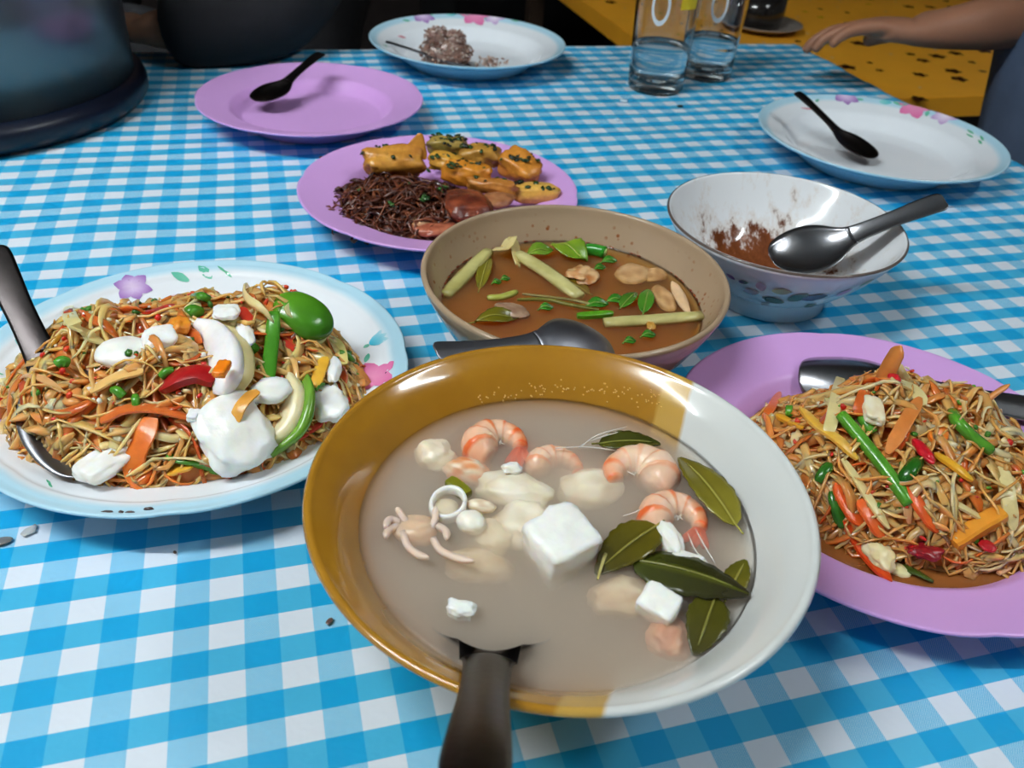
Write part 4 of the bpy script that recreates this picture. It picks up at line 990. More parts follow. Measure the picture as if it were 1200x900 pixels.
on_heap('egg_crumb', HL, 287, 391, 20, 34, 0.006, 'narrow egg white sliver left of the green pepper strip', 'egg', EW, 'white_food', 0.004, turn=25, amp=0.2)
on_heap('egg_crumb', HL, 227, 487, 14, 13, 0.005, 'square egg crumb below the red tomato slice', 'egg', EW, 'white_food', 0.004, boxy=0.7)
on_heap('egg_crumb', HL, 217, 400, 11, 9, 0.004, 'tiny egg crumb right of the upper egg pieces', 'egg', EW, 'white_food', 0.004, boxy=0.6)
on_heap('egg_yolk', HL, 210, 382, 24, 18, 0.009, 'crumbly orange yolk bit near the back of the left salad', 'egg', [(232, 152, 50), (220, 130, 36)], 'food', 0.004, amp=0.35)
on_heap('carrot_cube', HL, 260, 432, 17, 20, 0.005, 'small orange cube on the curved egg slice', 'carrot', [(238, 130, 24)], 'food', 0.011, boxy=0.6)
# the curved slice of egg: white face with a yellowish skin
T = thing('egg_slice', hl(268, 430), 'long curved egg slice with pale yellow skin in the middle of the left salad', 'egg')
P = [hl(*q) + Vector((0, 0, d)) for q, d in (((238, 386), .005), ((258, 400), .006), ((272, 425), .006), ((274, 450), .005), ((266, 470), .004))]
mb = MB(); V, F = ribbon([p + Vector((-0.003, -0.001, 0)) for p in P], [0.006, 0.016, 0.021, 0.019, 0.007], 0.010, n=18, sides=12, up=(-0.35, -0.55, 0.75)); mb.add(V, F, (246, 240, 240)); part(T, 'egg_white', mb, M['white_food'])
mb = MB(); V, F = ribbon([p + Vector((0.0062, 0.003, 0.001)) for p in P], [0.006, 0.010, 0.012, 0.010, 0.004], 0.0035, n=18, sides=10, up=(0.5, 0.1, 0.8)); mb.add(V, F, (222, 206, 150)); part(T, 'skin', mb, M['white_food'], 'pale yellow skin')
# lime: a dome of rind and a cut wedge
T = thing('lime_wedge', hl(352, 374), 'lime cheek showing its glossy green rind at the back right of the left salad', 'lime')
mb = MB(); p = hl(353, 376) + Vector((0.001, 0.003, -0.0025)); mb.add(*blob(p + Vector((0, 0, 0.004)), (0.020, 0.015, 0.009), rot=(0.15, 0.40, -0.35), amp=0.05, sub=4, colf=lambda x: mixc((92, 150, 32), (52, 112, 22), 0.5 + 0.5 * x[0]))); part(T, 'rind', mb, M['leaf'])
mb = MB(); mb.add(*blob(p + Vector((-0.001, -0.002, -0.003)), (0.017, 0.012, 0.006), rot=(0.2, 0.3, -0.35), amp=0.05, sub=3, c2=(206, 214, 150))); part(T, 'flesh', mb, M['white_food'])
T = thing('lime_wedge', hl(333, 500), 'cut lime wedge with pale flesh facing left beside the big egg piece', 'lime')
P = [hl(354, 450) + Vector((0, 0, .004)), hl(353, 480) + Vector((0.002, 0, .005)), hl(340, 512) + Vector((0.003, 0, .004)), hl(316, 538) + Vector((0, 0, .003))]
mb = MB(); V, F = ribbon([q + Vector((0.0015, -0.001, 0)) for q in P], [0.002, 0.006, 0.008, 0.006, 0.003], 0.017, n=20, sides=12, up=(0.55, -0.2, 0.8)); mb.add(V, F, (104, 150, 48)); part(T, 'rind', mb, M['leaf'])
mb = MB(); V, F = ribbon([q + Vector((-0.0050, 0.0000, 0.0022)) for q in P], [0.002, 0.013, 0.017, 0.013, 0.003], 0.011, n=20, sides=10, up=(-0.5, -0.45, 0.75)); mb.add(V, F, (232, 218, 178)); part(T, 'flesh', mb, M['white_food'], 'pale cut flesh')
GR = [(84, 150, 40), (56, 118, 28)]
strip('pepper_strip', [(322, 372, .004), (321, 400, .006), (318, 430, .006), (314, 462, .004)], 0, 17, 0.003, 'long upright green pepper strip in the left salad', 'pepper', GR, zf=hl, taper=(0.7, 0.8), m='leaf')
strip('pepper_strip', [(316, 452, .004), (304, 462, .004), (290, 472, .002)], 0, 14, 0.003, 'green pepper strip bending off below the upright one', 'pepper', GR, zf=hl, taper=(0.8, 0.6), m='leaf')
strip('lettuce_bit', [(196, 536, .001), (222, 546, .002), (246, 548, .001), (266, 552, .0)], 0, 16, 0.003, 'ruffled green leaf at the front edge of the left salad', 'leaf', GR, zf=hl, twist=2.5, m='leaf')
for i, (x0, y0, x1, y1, wp, lab) in enumerate(((221, 373, 235, 371, 15, 'green bean ring above the yolk bit'), (290, 412, 300, 415, 13, 'green bean ring right of the curved egg slice'), (69, 433, 81, 430, 12, 'green bean bit near the black spoon'), (228, 353, 246, 356, 10, 'green bean bit at the back of the left salad'), (122, 360, 139, 358, 9, 'dark green bean bit at the back left'), (190, 447, 204, 440, 9, 'green bean bit above the red tomato slice'), (160, 470, 162, 484, 9, 'upright bean bit in the middle left'), (134, 462, 146, 470, 10, 'bean bit in the shreds near the front left'), (398, 418, 414, 428, 8, 'green tip at the right end of the left salad'), (370, 462, 380, 455, 5, 'thin green thread at the right end chunk'))):
    strip('green_bean', [(x0, y0, .003), ((x0 + x1) / 2, (y0 + y1) / 2, .0045), (x1, y1, .003)], 0, wp, wp * 0.0005, lab, 'bean', GR, zf=hl, taper=(0.9, 0.9), m='leaf')
RD = [(176, 24, 26), (150, 18, 22)]
strip('tomato_slice', [(190, 462, .003), (212, 452, .005), (236, 447, .005), (254, 452, .003)], 0, 26, 0.006, 'dark red tomato slice in the middle of the left salad', 'tomato', RD, zf=hl, taper=(0.3, 0.6))
R2 = [(206, 58, 34), (186, 44, 28)]
for pts, wp, lab in (([(182, 344), (204, 350), (226, 354)], 9, 'red chili strip along the back of the left salad'), ([(170, 372), (188, 368), (204, 362)], 9, 'red pepper sliver above the upper egg pieces'), ([(236, 378), (250, 378), (262, 382)], 9, 'red pepper sliver left of the narrow egg sliver'), ([(282, 366), (288, 374), (296, 384)], 13, 'red pepper bit beside the back right bump'), ([(334, 398), (340, 410), (350, 416)], 11, 'red pepper bit right of the green pepper strip'), ([(138, 346), (152, 349), (168, 353)], 9, 'brown-red strip at the back left edge'), ([(350, 520), (372, 504), (396, 486), (412, 468)], 8, 'thin orange-red strip curving along the right front edge')):
    strip('pepper_sliver', [(*p, .003) for p in pts], 0, wp, 0.0018, lab, 'pepper', R2, zf=hl)
strip('carrot_strip', [(180, 500, .006), (172, 520, .006), (160, 545, .004), (164, 562, .001), (182, 572, .0), (202, 576, .0)], 0, 26, 0.002, 'broad orange carrot ribbon hooking down to the plate at the front', 'carrot', [(226, 104, 34), (222, 128, 50)], zf=hl, taper=(0.6, 0.8), n=22)
strip('papaya_strip', [(306, 482, .014), (297, 496, .0185), (286, 512, .0195), (277, 528, .015)], 0, 15, 0.0014, 'orange-yellow strip lying across the big egg piece', 'papaya', [(232, 168, 70), (222, 150, 60)], zf=hl)
strip('papaya_strip', [(382, 424, .003), (376, 442, .005), (369, 460, .003)], 0, 14, 0.003, 'yellow strip beside the right end chunk', 'papaya', [(232, 180, 60), (220, 164, 50)], zf=hl)
strip('papaya_strip', [(196, 556, .001), (214, 551, .002), (226, 546, .001)], 0, 16, 0.002, 'yellow strip at the front beside the carrot hook', 'papaya', [(230, 176, 56), (216, 156, 46)], zf=hl)
strip('papaya_strip', [(120, 500, .004), (150, 490, .006), (190, 490, .006), (226, 498, .004)], 0, 20, 0.002, 'broad orange strip across the front of the left salad', 'papaya', ORG[:2], zf=hl, twist=0.5)
strip('papaya_strip', [(108, 466, .004), (140, 452, .006), (170, 442, .004)], 0, 15, 0.002, 'long pale yellow strip in the middle left', 'papaya', PALE[:2], zf=hl)
strip('papaya_strip', [(82, 362, .003), (86, 384, .006), (104, 402, .006), (128, 408, .003)], 0, 15, 0.002, 'curling pale strip at the back left corner', 'papaya', [(228, 212, 150), (216, 196, 130)], zf=hl)
strip('papaya_strip', [(55, 392, .0), (62, 376, .004), (84, 370, .005), (112, 374, .004)], 0, 8, 0.0015, 'thin pale strip drooping over the left end', 'papaya', [(226, 204, 150), (216, 190, 130)], zf=hl)
strip('papaya_strip', [(24, 452, .0), (32, 445, .003), (54, 452, .004), (74, 464, .003)], 0, 8, 0.0015, 'thin strip looping out near the spoon bowl', 'papaya', [(222, 170, 120), (216, 160, 100)], zf=hl)
strip('papaya_strip', [(338, 366, .006), (350, 378, .006), (366, 390, .003)], 0, 24, 0.0015, 'wide translucent strip below the lime cheek', 'papaya', [(214, 206, 150), (204, 192, 130)], zf=hl)
strip('papaya_strip', [(303, 305, .0), (306, 316, .0), (304, 328, .0)], 0, 3, 0.001, 'thin upright thread at the back of the left salad', 'papaya', [(180, 160, 120)], zf=lambda px, py: at(px, py, 0) + (hl(303, 335) - at(303, 335, 0)) * 1.0 if False else Vector((hl(303, 336).x, hl(303, 336).y, hl(303, 336).z + (330 - py) * 0.00055)))
strip('papaya_strip', [(384, 400, .004), (396, 412, .005), (404, 432, .003)], 0, 14, 0.002, 'pale yellow strip at the right end of the left salad', 'papaya', [(228, 216, 140), (216, 200, 120)], zf=hl)

strip('papaya_strip', [(334, 332, .0), (336, 346, .002), (342, 362, .003)], 0, 7, 0.0014, 'thin strand lying over the green lime rind', 'papaya', PALE[:2], zf=lambda px, py: p + Vector(((px - 353) * 0.00056, (362 - py) * 0.0003 - 0.008, 0.010 - abs(py - 344) * 0.00012)))
strip('papaya_strip', [(312, 340), (330, 330), (352, 328), (372, 338)], 0, 8, 0.0014, 'pale strand curving behind the green lime rind', 'papaya', TAN[:2], zf=lambda px, py: p + Vector(((px - 353) * 0.00056, 0.006, 0.0055 + (338 - py) * 0.0006)))

# ---- right: papaya salad in dressing
zf = P_SALAD[1]
mb = MB(); R = 0.0885
mb.add(*lathe([(0.0005, 0.0128), (R * 0.5, 0.0128), (R - 0.004, 0.0127), (R, 0.0123), (R, 0.006), (0.0005, 0.006)], (C_PR[0] + 0.003, C_PR[1] - 0.006, 0), 96, lambda i, r, z, a: (136, 82, 38), lambda a, r: 1 + 0.025 * mnoise.noise(Vector((math.cos(a) * 3, math.sin(a) * 3, 2)))))
solo('dressing', mb, mat('brown_dressing', None, 0.1, 0.5, sss=0.3, rad=0.006, var=0.2, vscale=50, bump=0.1, bscale=60), 'pool of brown dressing on the front purple plate', 'dressing', None, 'stuff')
HR = Heap(at(1062, 552, 0.02), 0.098, 0.070, -6, 0.042, 0.010, 9.0, 0.26, [(*at(1046, 452, 0.055).xy, 0.030, 0.014), (*at(1128, 474, 0.045).xy, 0.028, 0.014)])
mb = MB(); heap_core(mb, HR, ((222, 150, 82), (198, 118, 58)), 0.96)
PR = [(238, 184, 118), (234, 168, 98), (242, 202, 150), (226, 148, 82)]
TR = [(218, 146, 78), (208, 130, 64), (226, 160, 92)]; OR = [(222, 112, 46), (210, 92, 36), (228, 130, 60)]
shreds(mb, HR, 400, PR * 2 + TR * 2 + OR, 41, L=(0.02, 0.05), w=(0.0032, 0.0065), t=0.0013, lift=(0, 0.004)); mush(mb, HR, 170, PR + TR, 44); shreds(mb, HR, 140, TR + OR + PR, 42, w=(0.0045, 0.008), L=(0.02, 0.04), t=0.0014, lift=(0, 0.003)); shreds(mb, HR, 110, PR + TR, 43, w=(0.0016, 0.0026), lift=(0.001, 0.005), fall=0.95)
solo('papaya_shreds', mb, M['shred'], 'heap of papaya and carrot shreds on the front purple plate', 'papaya salad', None, 'stuff')
mb = MB(); flecks(mb, HR, 60, [(236, 222, 190), (228, 206, 160)], 51, (0.001, 0.0022)); flecks(mb, HR, 30, [(196, 36, 24), (206, 60, 30)], 52); flecks(mb, HR, 40, [(90, 150, 44), (64, 120, 32)], 53)
solo('salad_bits', mb, M['food'], 'fine bits of chili, garlic and herb over the right salad', 'salad bits', None, 'stuff')
hr = HR.hit
def beans(pts, wp, lab):
    strip('green_bean', [(*p, .004) for p in pts], 0, wp, wp * 0.00044, lab, 'bean', [(100, 164, 46), (60, 124, 30)], zf=hr, taper=(0.85, 0.85), m='leaf', n=18)
beans([(983, 492), (1002, 515), (1030, 550), (1050, 578), (1063, 598)], 15, 'long green bean slanting down the front of the right salad')
beans([(963, 438), (986, 438), (1010, 440)], 13, 'green bean near the spoon bowl at the top of the right salad')
beans([(1007, 494), (1013, 503), (1020, 514)], 13, 'short green bean beside the garlic piece')
beans([(1113, 490), (1120, 502), (1138, 520), (1158, 535)], 14, 'green bean at the right of the right salad')
beans([(919, 488), (927, 488)], 15, 'green bean cut end at the left of the right salad')
strip('green_chili', [(1054, 572, .004), (1063, 560, .005), (1075, 543, .003)], 0, 16, 0.006, 'shiny dark green chili piece in the middle of the right salad', 'chili', [(40, 104, 26), (28, 84, 20)], zf=hr, taper=(0.6, 0.5), m='leaf')
strip('green_chili', [(957, 570, .003), (963, 560, .004), (971, 549, .003)], 0, 13, 0.005, 'green chili piece at the left of the right salad', 'chili', [(48, 110, 28), (34, 90, 22)], zf=hr, taper=(0.6, 0.5), m='leaf')
strip('green_chili', [(973, 581, .003), (977, 600, .004), (986, 622, .002)], 0, 14, 0.005, 'upright green chili piece left of the carrot strips', 'chili', [(56, 116, 34), (40, 96, 26)], zf=hr, taper=(0.7, 0.5), m='leaf')
strip('green_leaf', [(1064, 418, .004), (1074, 428, .006), (1084, 442, .004)], 0, 18, 0.004, 'curled green leaf at the top of the right salad', 'leaf', [(110, 160, 50), (60, 120, 30)], zf=hr, twist=1.5, m='leaf')
strip('green_leaf', [(1056, 664), (1074, 671), (1094, 682)], 0.0138, 13, 0.002, 'wilted green leaf in the dressing at the front', 'leaf', [(76, 92, 30), (52, 72, 20)], twist=0.6, m='leaf')
def carrots(pts, wp, lab, c=((232, 104, 40), (224, 86, 30)), t=0.0028, tp=(0.35, 0.3), nm='carrot_strip', ct='carrot'):
    strip(nm, [(*p[:2], p[2] if len(p) > 2 else .004) for p in pts], 0, wp, t, lab, ct, list(c), zf=hr, taper=tp, n=16)
carrots([(978, 572), (990, 596), (1006, 622)], 20, 'broad carrot strip left of its twin at the front of the right salad')
carrots([(1004, 592), (1018, 612), (1031, 636)], 18, 'broad carrot strip right of its twin at the front of the right salad', ((232, 110, 50), (222, 92, 36)))
carrots([(988, 612, .002), (1006, 645, .003), (1022, 672, .006), (1037, 697, .010)], 14, 'long carrot strip hanging over the front purple rim', ((228, 84, 26), (214, 66, 20)), tp=(0.7, 0.15))
carrots([(1060, 576), (1076, 602), (1095, 630)], 15, 'red-orange carrot strip right of the long bean')
carrots([(1113, 640, .002), (1140, 624, .004), (1172, 606, .003)], 20, 'thick yellow-orange stick above the dressing at the front right', ((232, 160, 56), (222, 140, 40)), t=0.008, tp=(0.85, 0.8))
carrots([(936, 484), (956, 505), (980, 522), (1002, 545)], 13, 'yellow strip slanting at the left of the right salad', ((236, 176, 44), (226, 186, 110)))
carrots([(908, 492), (922, 500), (938, 508)], 10, 'short yellow strip below the bean cut end', ((226, 166, 44), (216, 150, 40)))
carrots([(1093, 538), (1114, 552), (1136, 570)], 10, 'yellow strip right of the green chili piece', ((232, 178, 52), (222, 160, 40)))
carrots([(1074, 476, .006), (1056, 506, .007), (1036, 540, .005)], 15, 'long pale orange strip down the middle of the right salad', ((220, 140, 72), (208, 122, 56)), t=0.002)
carrots([(912, 466), (902, 484), (891, 502)], 10, 'orange strip at the far left of the right salad', ((222, 112, 42), (212, 98, 34)))
carrots([(1127, 448), (1142, 454), (1156, 463)], 16, 'orange-red shard at the back right of the right salad', ((216, 86, 40), (206, 70, 32)))
carrots([(1088, 512), (1096, 522), (1104, 508)], 14, 'bright orange flake above the red chili', ((232, 130, 40), (222, 116, 30)))
carrots([(1012, 462), (1006, 478), (1002, 494)], 13, 'dark orange strip left of the garlic piece', ((206, 100, 38), (190, 84, 30)))
carrots([(1080, 428), (1104, 450), (1128, 474)], 14, 'long orange strip along the back right of the heap', ((208, 126, 60), (196, 108, 48)))
def spike(base, dx, dz, wp, lab, c):
    p = hr(*base); P = [p, p + Vector((dx * 0.5, 0.002, dz * 0.55)), p + Vector((dx, 0.003, dz))]
    k = (p - Vector((0, 0, CAMH))).length / FPX
    mb = MB(); mb.add(*ribbon(P, wp * k, 0.0016, n=10, sides=6, taper=(0.9, 0.15)), c); solo('papaya_strip', mb, M['food'], lab, 'papaya')
spike((1034, 448), 0.004, 0.024, 20, 'pointed orange shard sticking up at the top of the right salad', (206, 130, 62))
spike((1150, 475), 0.012, 0.014, 7, 'thin orange spike at the back right of the right salad', (214, 140, 72))
spike((1046, 430), -0.001, 0.012, 9, 'whitish shard beside the pointed orange one', (226, 208, 176))
WP = ((228, 212, 158), (216, 194, 128))
for pts, wp, lab in (([(985, 544), (1004, 572), (1024, 604), (1039, 626)], 10, 'long cream strip between the two broad carrots'), ([(1171, 552), (1178, 590), (1184, 628)], 16, 'pale yellow tapering strip at the far right'), ([(1112, 594), (1130, 604), (1150, 616)], 9, 'cream strip above the thick yellow-orange stick'), ([(985, 440), (978, 470), (972, 500), (966, 520)], 14, 'pale strip hanging below the top green bean'), ([(1044, 452), (1066, 462), (1080, 482)], 18, 'whitish curled strip at the top middle'), ([(950, 460), (966, 470), (974, 486)], 10, 'curled tan strip left of the top bean'), ([(868, 478), (880, 462), (906, 456)], 8, 'thin cream strip along the far left edge')):
    carrots(pts, wp, lab, WP, t=0.002, tp=(0.5, 0.25), nm='papaya_strip', ct='papaya')
strip('papaya_strip', [(1070, 658), (1108, 666), (1150, 670)], 0.0135, 9, 0.002, 'cream strip half sunk in the dressing', 'papaya', [(180, 150, 90), (160, 126, 70)])
strip('papaya_strip', [(1170, 672), (1190, 655), (1206, 640)], 0.0145, 9, 0.002, 'pinkish strip at the right end of the dressing', 'papaya', [(216, 170, 130), (204, 150, 106)])
on_heap('garlic_piece', HR, 1023, 480, 24, 30, 0.007, 'square white garlic piece at the top of the right salad', 'garlic', [(244, 232, 204), (236, 220, 184)], 'white_food', 0.006, boxy=0.7, turn=-10)
on_heap('garlic_piece', HR, 1032, 650, 30, 36, 0.009, 'crushed white garlic at the front beside the long carrot', 'garlic', [(238, 224, 180), (224, 206, 150)], 'white_food', 0.003, amp=0.4)
on_heap('garlic_piece', HR, 1052, 668, 26, 14, 0.005, 'pale pointed garlic sliver in the dressing at the front', 'garlic', [(238, 226, 170)], 'white_food', 0.003, turn=-25)
on_heap('red_chili', HR, 1082, 528, 14, 26, 0.005, 'bright red chili piece in the middle of the right salad', 'chili', [(206, 20, 40), (180, 14, 30)], 'food', 0.006, turn=10)
on_heap('red_chili', HR, 1084, 646, 32, 16, 0.005, 'dark red chili lump in the dressing at the front', 'chili', [(150, 20, 30), (124, 14, 24)], 'food', 0.003, amp=0.4)
on_heap('red_chili', HR, 1157, 640, 16, 11, 0.003, 'small red chili flake in the dressing right of the stick', 'chili', [(176, 24, 34)], 'food', 0.003)
on_heap('red_chili', HR, 1048, 444, 12, 12, 0.005, 'small red chili flake near the top of the right salad', 'chili', [(196, 30, 40)], 'food', 0.005)

# ---- fried tofu and crispy shreds
HF = Heap(at(472, 238, 0.02), 0.070, 0.058, 0, 0.020, 0.008, 14.0, 0.35)
mb = MB(); heap_core(mb, HF, ((60, 26, 16), (84, 40, 22)))
DK = [(70, 32, 20), (96, 46, 26), (52, 22, 16), (124, 66, 36), (84, 38, 24)]
shreds(mb, HF, 520, DK, 61, L=(0.014, 0.042), w=(0.0015, 0.0040), lift=(0, 0.006), curl=1.5)
solo('crispy_shreds', mb, M['crisp'], 'dark brown crispy fried shreds at the left of the fried plate', 'fried shreds', None, 'stuff')
hf = HF.hit
def herb_on(T, H_pts, n, seed, name='chopped_herbs'):
    r = random.Random(seed); mb = MB()
    for _ in range(n):
        p, nrm_, sp_ = H_pts; q = Vector(p) + Vector((r.gauss(0, sp_[0] * 0.45), r.gauss(0, sp_[1] * 0.4), sp_[2] * 0.8 + r.uniform(-0.001, 0.001)))
        k = r.uniform(0.002, 0.0045); mb.add(*blob(q, (k, k * 0.7, k * 0.4), rot=(r.uniform(-.6, .6), r.uniform(-.6, .6), r.uniform(0, 6)), amp=0.4, sub=1, seed=r.uniform(0, 50), c2=r.choice([(28, 52, 22), (40, 70, 28), (20, 34, 18)])))
    part(T, name, mb, M['leaf'], None, 'stuff')
GD = [(206, 148, 62), (160, 92, 30)]
def tofu_puff(px, py, zc, wpx, hpx, dz, lab, cols=GD, turn=0, boxy=0.5, herbs=7, amp=0.22, tilt=(0, 0)):
    c = at(px, py, zc); k = (c - Vector((0, 0, CAMH))).length / FPX
    T = thing('fried_tofu', c, lab, 'tofu')
    a, b_ = wpx * k / 2, hpx * k / 2 * 1.05; sd = px * 0.31
    def colf(x):
        t = 0.5 + 0.5 * mnoise.noise(Vector((x[0] * 2 + sd, x[1] * 2, x[2] * 2))) - 0.25 * x[2]; return mixc(cols[0], cols[1], min(1, max(0, t)))
    mb = MB(); mb.add(*blob(c, (a, b_, dz / 2), rot=(tilt[0], tilt[1], math.radians(turn)), amp=amp, boxy=boxy, sub=4, seed=sd, colf=colf)); part(T, 'crust', mb, M['crisp'])
    if herbs: herb_on(T, (c, None, (a, b_, dz / 2)), herbs * 2, int(px))
    return T
tofu_puff(462, 190, 0.034, 76, 34, 0.024, 'large golden fried tofu wedge at the back left of the fried plate', turn=18, boxy=0.7, herbs=8, tilt=(0.5, 0.0))
mb = MB(); p = at(487, 166, 0.050); V = [tuple(p + Vector(d)) for d in ((-.020, -.006, -.016), (.012, -.008, -.014), (.010, .008, -.014), (-.016, .008, -.016), (.0035, .0, .010), (.007, .002, .008))]
mb.add(V, [(0, 1, 4), (1, 5, 4), (1, 2, 5), (2, 3, 5), (3, 4, 5), (3, 0, 4), (0, 3, 2, 1)], (196, 132, 48)); o = solo('fried_tofu', mb, M['crisp'], 'pointed golden tofu corner standing up at the very back of the fried plate', 'tofu', smooth=False)
bv = o.modifiers.new('round', 'BEVEL'); bv.width = 0.002; bv.segments = 3
tofu_puff(523, 171, 0.040, 46, 24, 0.018, 'tofu piece topped with dark herbs at the back of the fried plate', [(170, 140, 70), (110, 100, 40)], turn=10, herbs=22)
tofu_puff(522, 190, 0.036, 44, 24, 0.016, 'yellow ridged tofu piece below the herb-topped one', [(214, 160, 60), (190, 130, 44)], turn=-15, herbs=4)
tofu_puff(546, 202, 0.036, 62, 32, 0.020, 'orange glazed tofu piece in the middle of the fried plate', [(214, 140, 44), (186, 106, 30)], turn=-12, herbs=9)
tofu_puff(563, 182, 0.038, 50, 28, 0.020, 'round tofu piece with herbs behind the orange glazed one', [(196, 146, 62), (150, 104, 40)], herbs=14)
tofu_puff(610, 196, 0.034, 54, 36, 0.024, 'big orange tofu piece at the back right of the fried plate', [(212, 140, 52), (176, 102, 34)], turn=-30, herbs=12, tilt=(0.2, 0.3))
tofu_puff(627, 226, 0.024, 62, 30, 0.018, 'smooth yellow tofu piece nearest the right rim of the fried plate', [(224, 176, 84), (196, 140, 56)], turn=8, boxy=0.25, herbs=6, amp=0.12)
tofu_puff(576, 218, 0.032, 62, 20, 0.014, 'long brown-gold tofu strip in front of the orange glazed piece', [(190, 126, 54), (156, 92, 36)], turn=-8, herbs=3)
def fried(name, px, py, zc, w_, h_, dz, lab, cat, cols, turn=0, **k): lump(name, px, py, zc, w_, h_, dz, lab, cat, cols, m='crisp', turn=turn, **k)
fried('roast_meat', 548, 241, 0.028, 58, 32, 0.018, 'chunk of reddish brown roast meat behind the beige bowl', 'meat', [(136, 66, 40), (84, 34, 24)], turn=15, boxy=0.4)
fried('roast_meat', 583, 234, 0.028, 34, 22, 0.010, 'tan meat strip right of the reddish chunk', 'meat', [(166, 112, 74), (140, 84, 52)], turn=-40)
fried('roast_meat', 512, 268, 0.018, 62, 18, 0.010, 'pinkish meat strip at the front of the fried plate', 'meat', [(176, 104, 76), (142, 70, 50)], turn=12)
fried('roast_meat', 492, 260, 0.020, 26, 17, 0.010, 'pale fatty meat bit at the front of the crispy shreds', 'meat', [(206, 166, 128), (180, 130, 90)], turn=20, boxy=0.4)
mb = MB(); r = random.Random(8)
for px, py in ((420, 225), (452, 207), (455, 204), (505, 204), (500, 238), (494, 236), (516, 230), (464, 247), (426, 186), (438, 172), (480, 215), (520, 225)):
    for _ in range(3):
        p = hf(px + r.gauss(0, 4), py + r.gauss(0, 2)); k = r.uniform(0.002, 0.004); mb.add(*blob(p + Vector((0, 0, 0.005)), (k, k * 0.7, k * 0.35), rot=(r.uniform(-.5, .5), r.uniform(-.5, .5), r.uniform(0, 6)), amp=0.4, sub=2, seed=px, c2=r.choice([(44, 84, 34), (70, 110, 56), (30, 60, 26)])))
solo('chopped_herbs', mb, M['leaf'], 'chopped green herbs over the crispy shreds', 'herbs', None, 'stuff')
mb = MB(); mb.add(*blob(at(376, 184, 0.0265), (0.0022, 0.001, 0.0008), rot=(0, 0, 0.8), amp=0.3, sub=2, c2=(90, 30, 30))); solo('crumb', mb, M['food'], 'single dark crumb on the left rim of the fried plate', 'crumb')

# ---- brown rice on the back plate
mb = MB(); r = random.Random(77)
for (px, py, zc, s, n) in ((523, 62, 0.026, (0.034, 0.026, 0.020), 420), (512, 44, 0.046, (0.016, 0.012, 0.014), 150), (531, 46, 0.044, (0.016, 0.012, 0.012), 150)):
    c = at(px, py, zc); mb.add(*blob(c, tuple(x * 0.9 for x in s), amp=0.25, sub=3, seed=px, c2=(146, 116, 104)))
    for _ in range(n):
        d = Vector((r.gauss(0, 1), r.gauss(0, 1), r.gauss(0, 1))).normalized(); f = 0.95 + 0.25 * mnoise.noise(d * 2)
        q = c + Vector((d.x * s[0], d.y * s[1], d.z * s[2])) * f
        mb.add(*blob(q, (0.0034, 0.0014, 0.0014), rot=(0, r.uniform(-.8, .8), r.uniform(0, 6)), amp=0.1, sub=1, c2=r.choice([(176, 152, 140), (150, 116, 104), (128, 92, 82), (198, 180, 170)])))
solo('brown_rice', mb, M['food'], 'sticky lump of brown rice on the back floral plate', 'rice', None, 'stuff')
mb = MB(); c = at(573, 74, 0.016)
for _ in range(70):
    q = c + Vector((r.gauss(0, 0.008), r.gauss(0, 0.006), r.uniform(-.004, .008)))
    mb.add(*blob(q, (0.0034, 0.0014, 0.0014), rot=(0, r.uniform(-.8, .8), r.uniform(0, 6)), amp=0.1, sub=1, c2=r.choice([(176, 152, 140), (150, 116, 104), (198, 180, 170)])))
solo('brown_rice', mb, M['food'], 'small leftover clump of rice right of the big lump', 'rice', None, 'stuff')

# ------------------------------------------------------------------ second table with the yellow flowered cloth
YZ = -0.10; YU0, YU1, YV0, YV1 = 0.745, 2.25, 1.262, 2.7
T = thing('side_table', uv((YU0 + YU1) / 2, (YV0 + YV1) / 2, FLOOR_Z), 'lower side table under the yellow flowered cloth', 'table')
mb = MB(); V, F = box(uv((YU0 + YU1) / 2, (YV0 + YV1) / 2, YZ - 0.02), YU1 - YU0 - 0.01, YV1 - YV0 - 0.01, 0.03, U, V_); mb.add(V, F, (110, 80, 50)); part(T, 'tabletop', mb, M['paint'], smooth=False)
for su in (YU0 + 0.08, YU1 - 0.08):
    for sv in (YV0 + 0.08, YV1 - 0.08):
        mb = MB(); V, F = box(uv(su, sv, (FLOOR_Z + YZ - 0.035) / 2), 0.045, 0.045, YZ - 0.035 - FLOOR_Z, U, V_); mb.add(V, F, (60, 45, 35)); part(T, 'leg', mb, M['paint'], smooth=False)
T = thing('yellow_tablecloth', uv((YU0 + YU1) / 2, (YV0 + YV1) / 2, YZ), 'yellow cloth printed with small brown flowers on the side table', 'tablecloth')
m_yc = mat('yellow_cloth', None, 0.45, 0.35, var=0.12, vscale=9, bump=0.2, bscale=20)
mb = MB(); c = uv((YU0 + YU1) / 2, (YV0 + YV1) / 2)
yu, yv = YU1 - YU0, YV1 - YV0
V, F = box(c + Vector((0, 0, YZ - 0.0025)), yu, yv, 0.003, U, V_); mb.add(V, F, (232, 162, 42))
for (a, b_, sx, sy) in ((YU0, (YV0 + YV1) / 2, 0.003, yv), (YU1, (YV0 + YV1) / 2, 0.003, yv), ((YU0 + YU1) / 2, YV0, yu, 0.003), ((YU0 + YU1) / 2, YV1, yu, 0.003)):
    V, F = box(uv(a, b_, YZ - 0.02), sx, sy, 0.036, U, V_); mb.add(V, F, (232, 162, 42))
part(T, 'cloth_sheet', mb, m_yc, smooth=False)
r = random.Random(15); mbf, mbd, mbg = MB(), MB(), MB(); pts = []
fix = [at(x, y, YZ) for x, y in ((993, 78), (1078, 87), (1120, 62), (1124, 92), (1077, 115), (1031, 82), (935, 48), (1067, 63))]
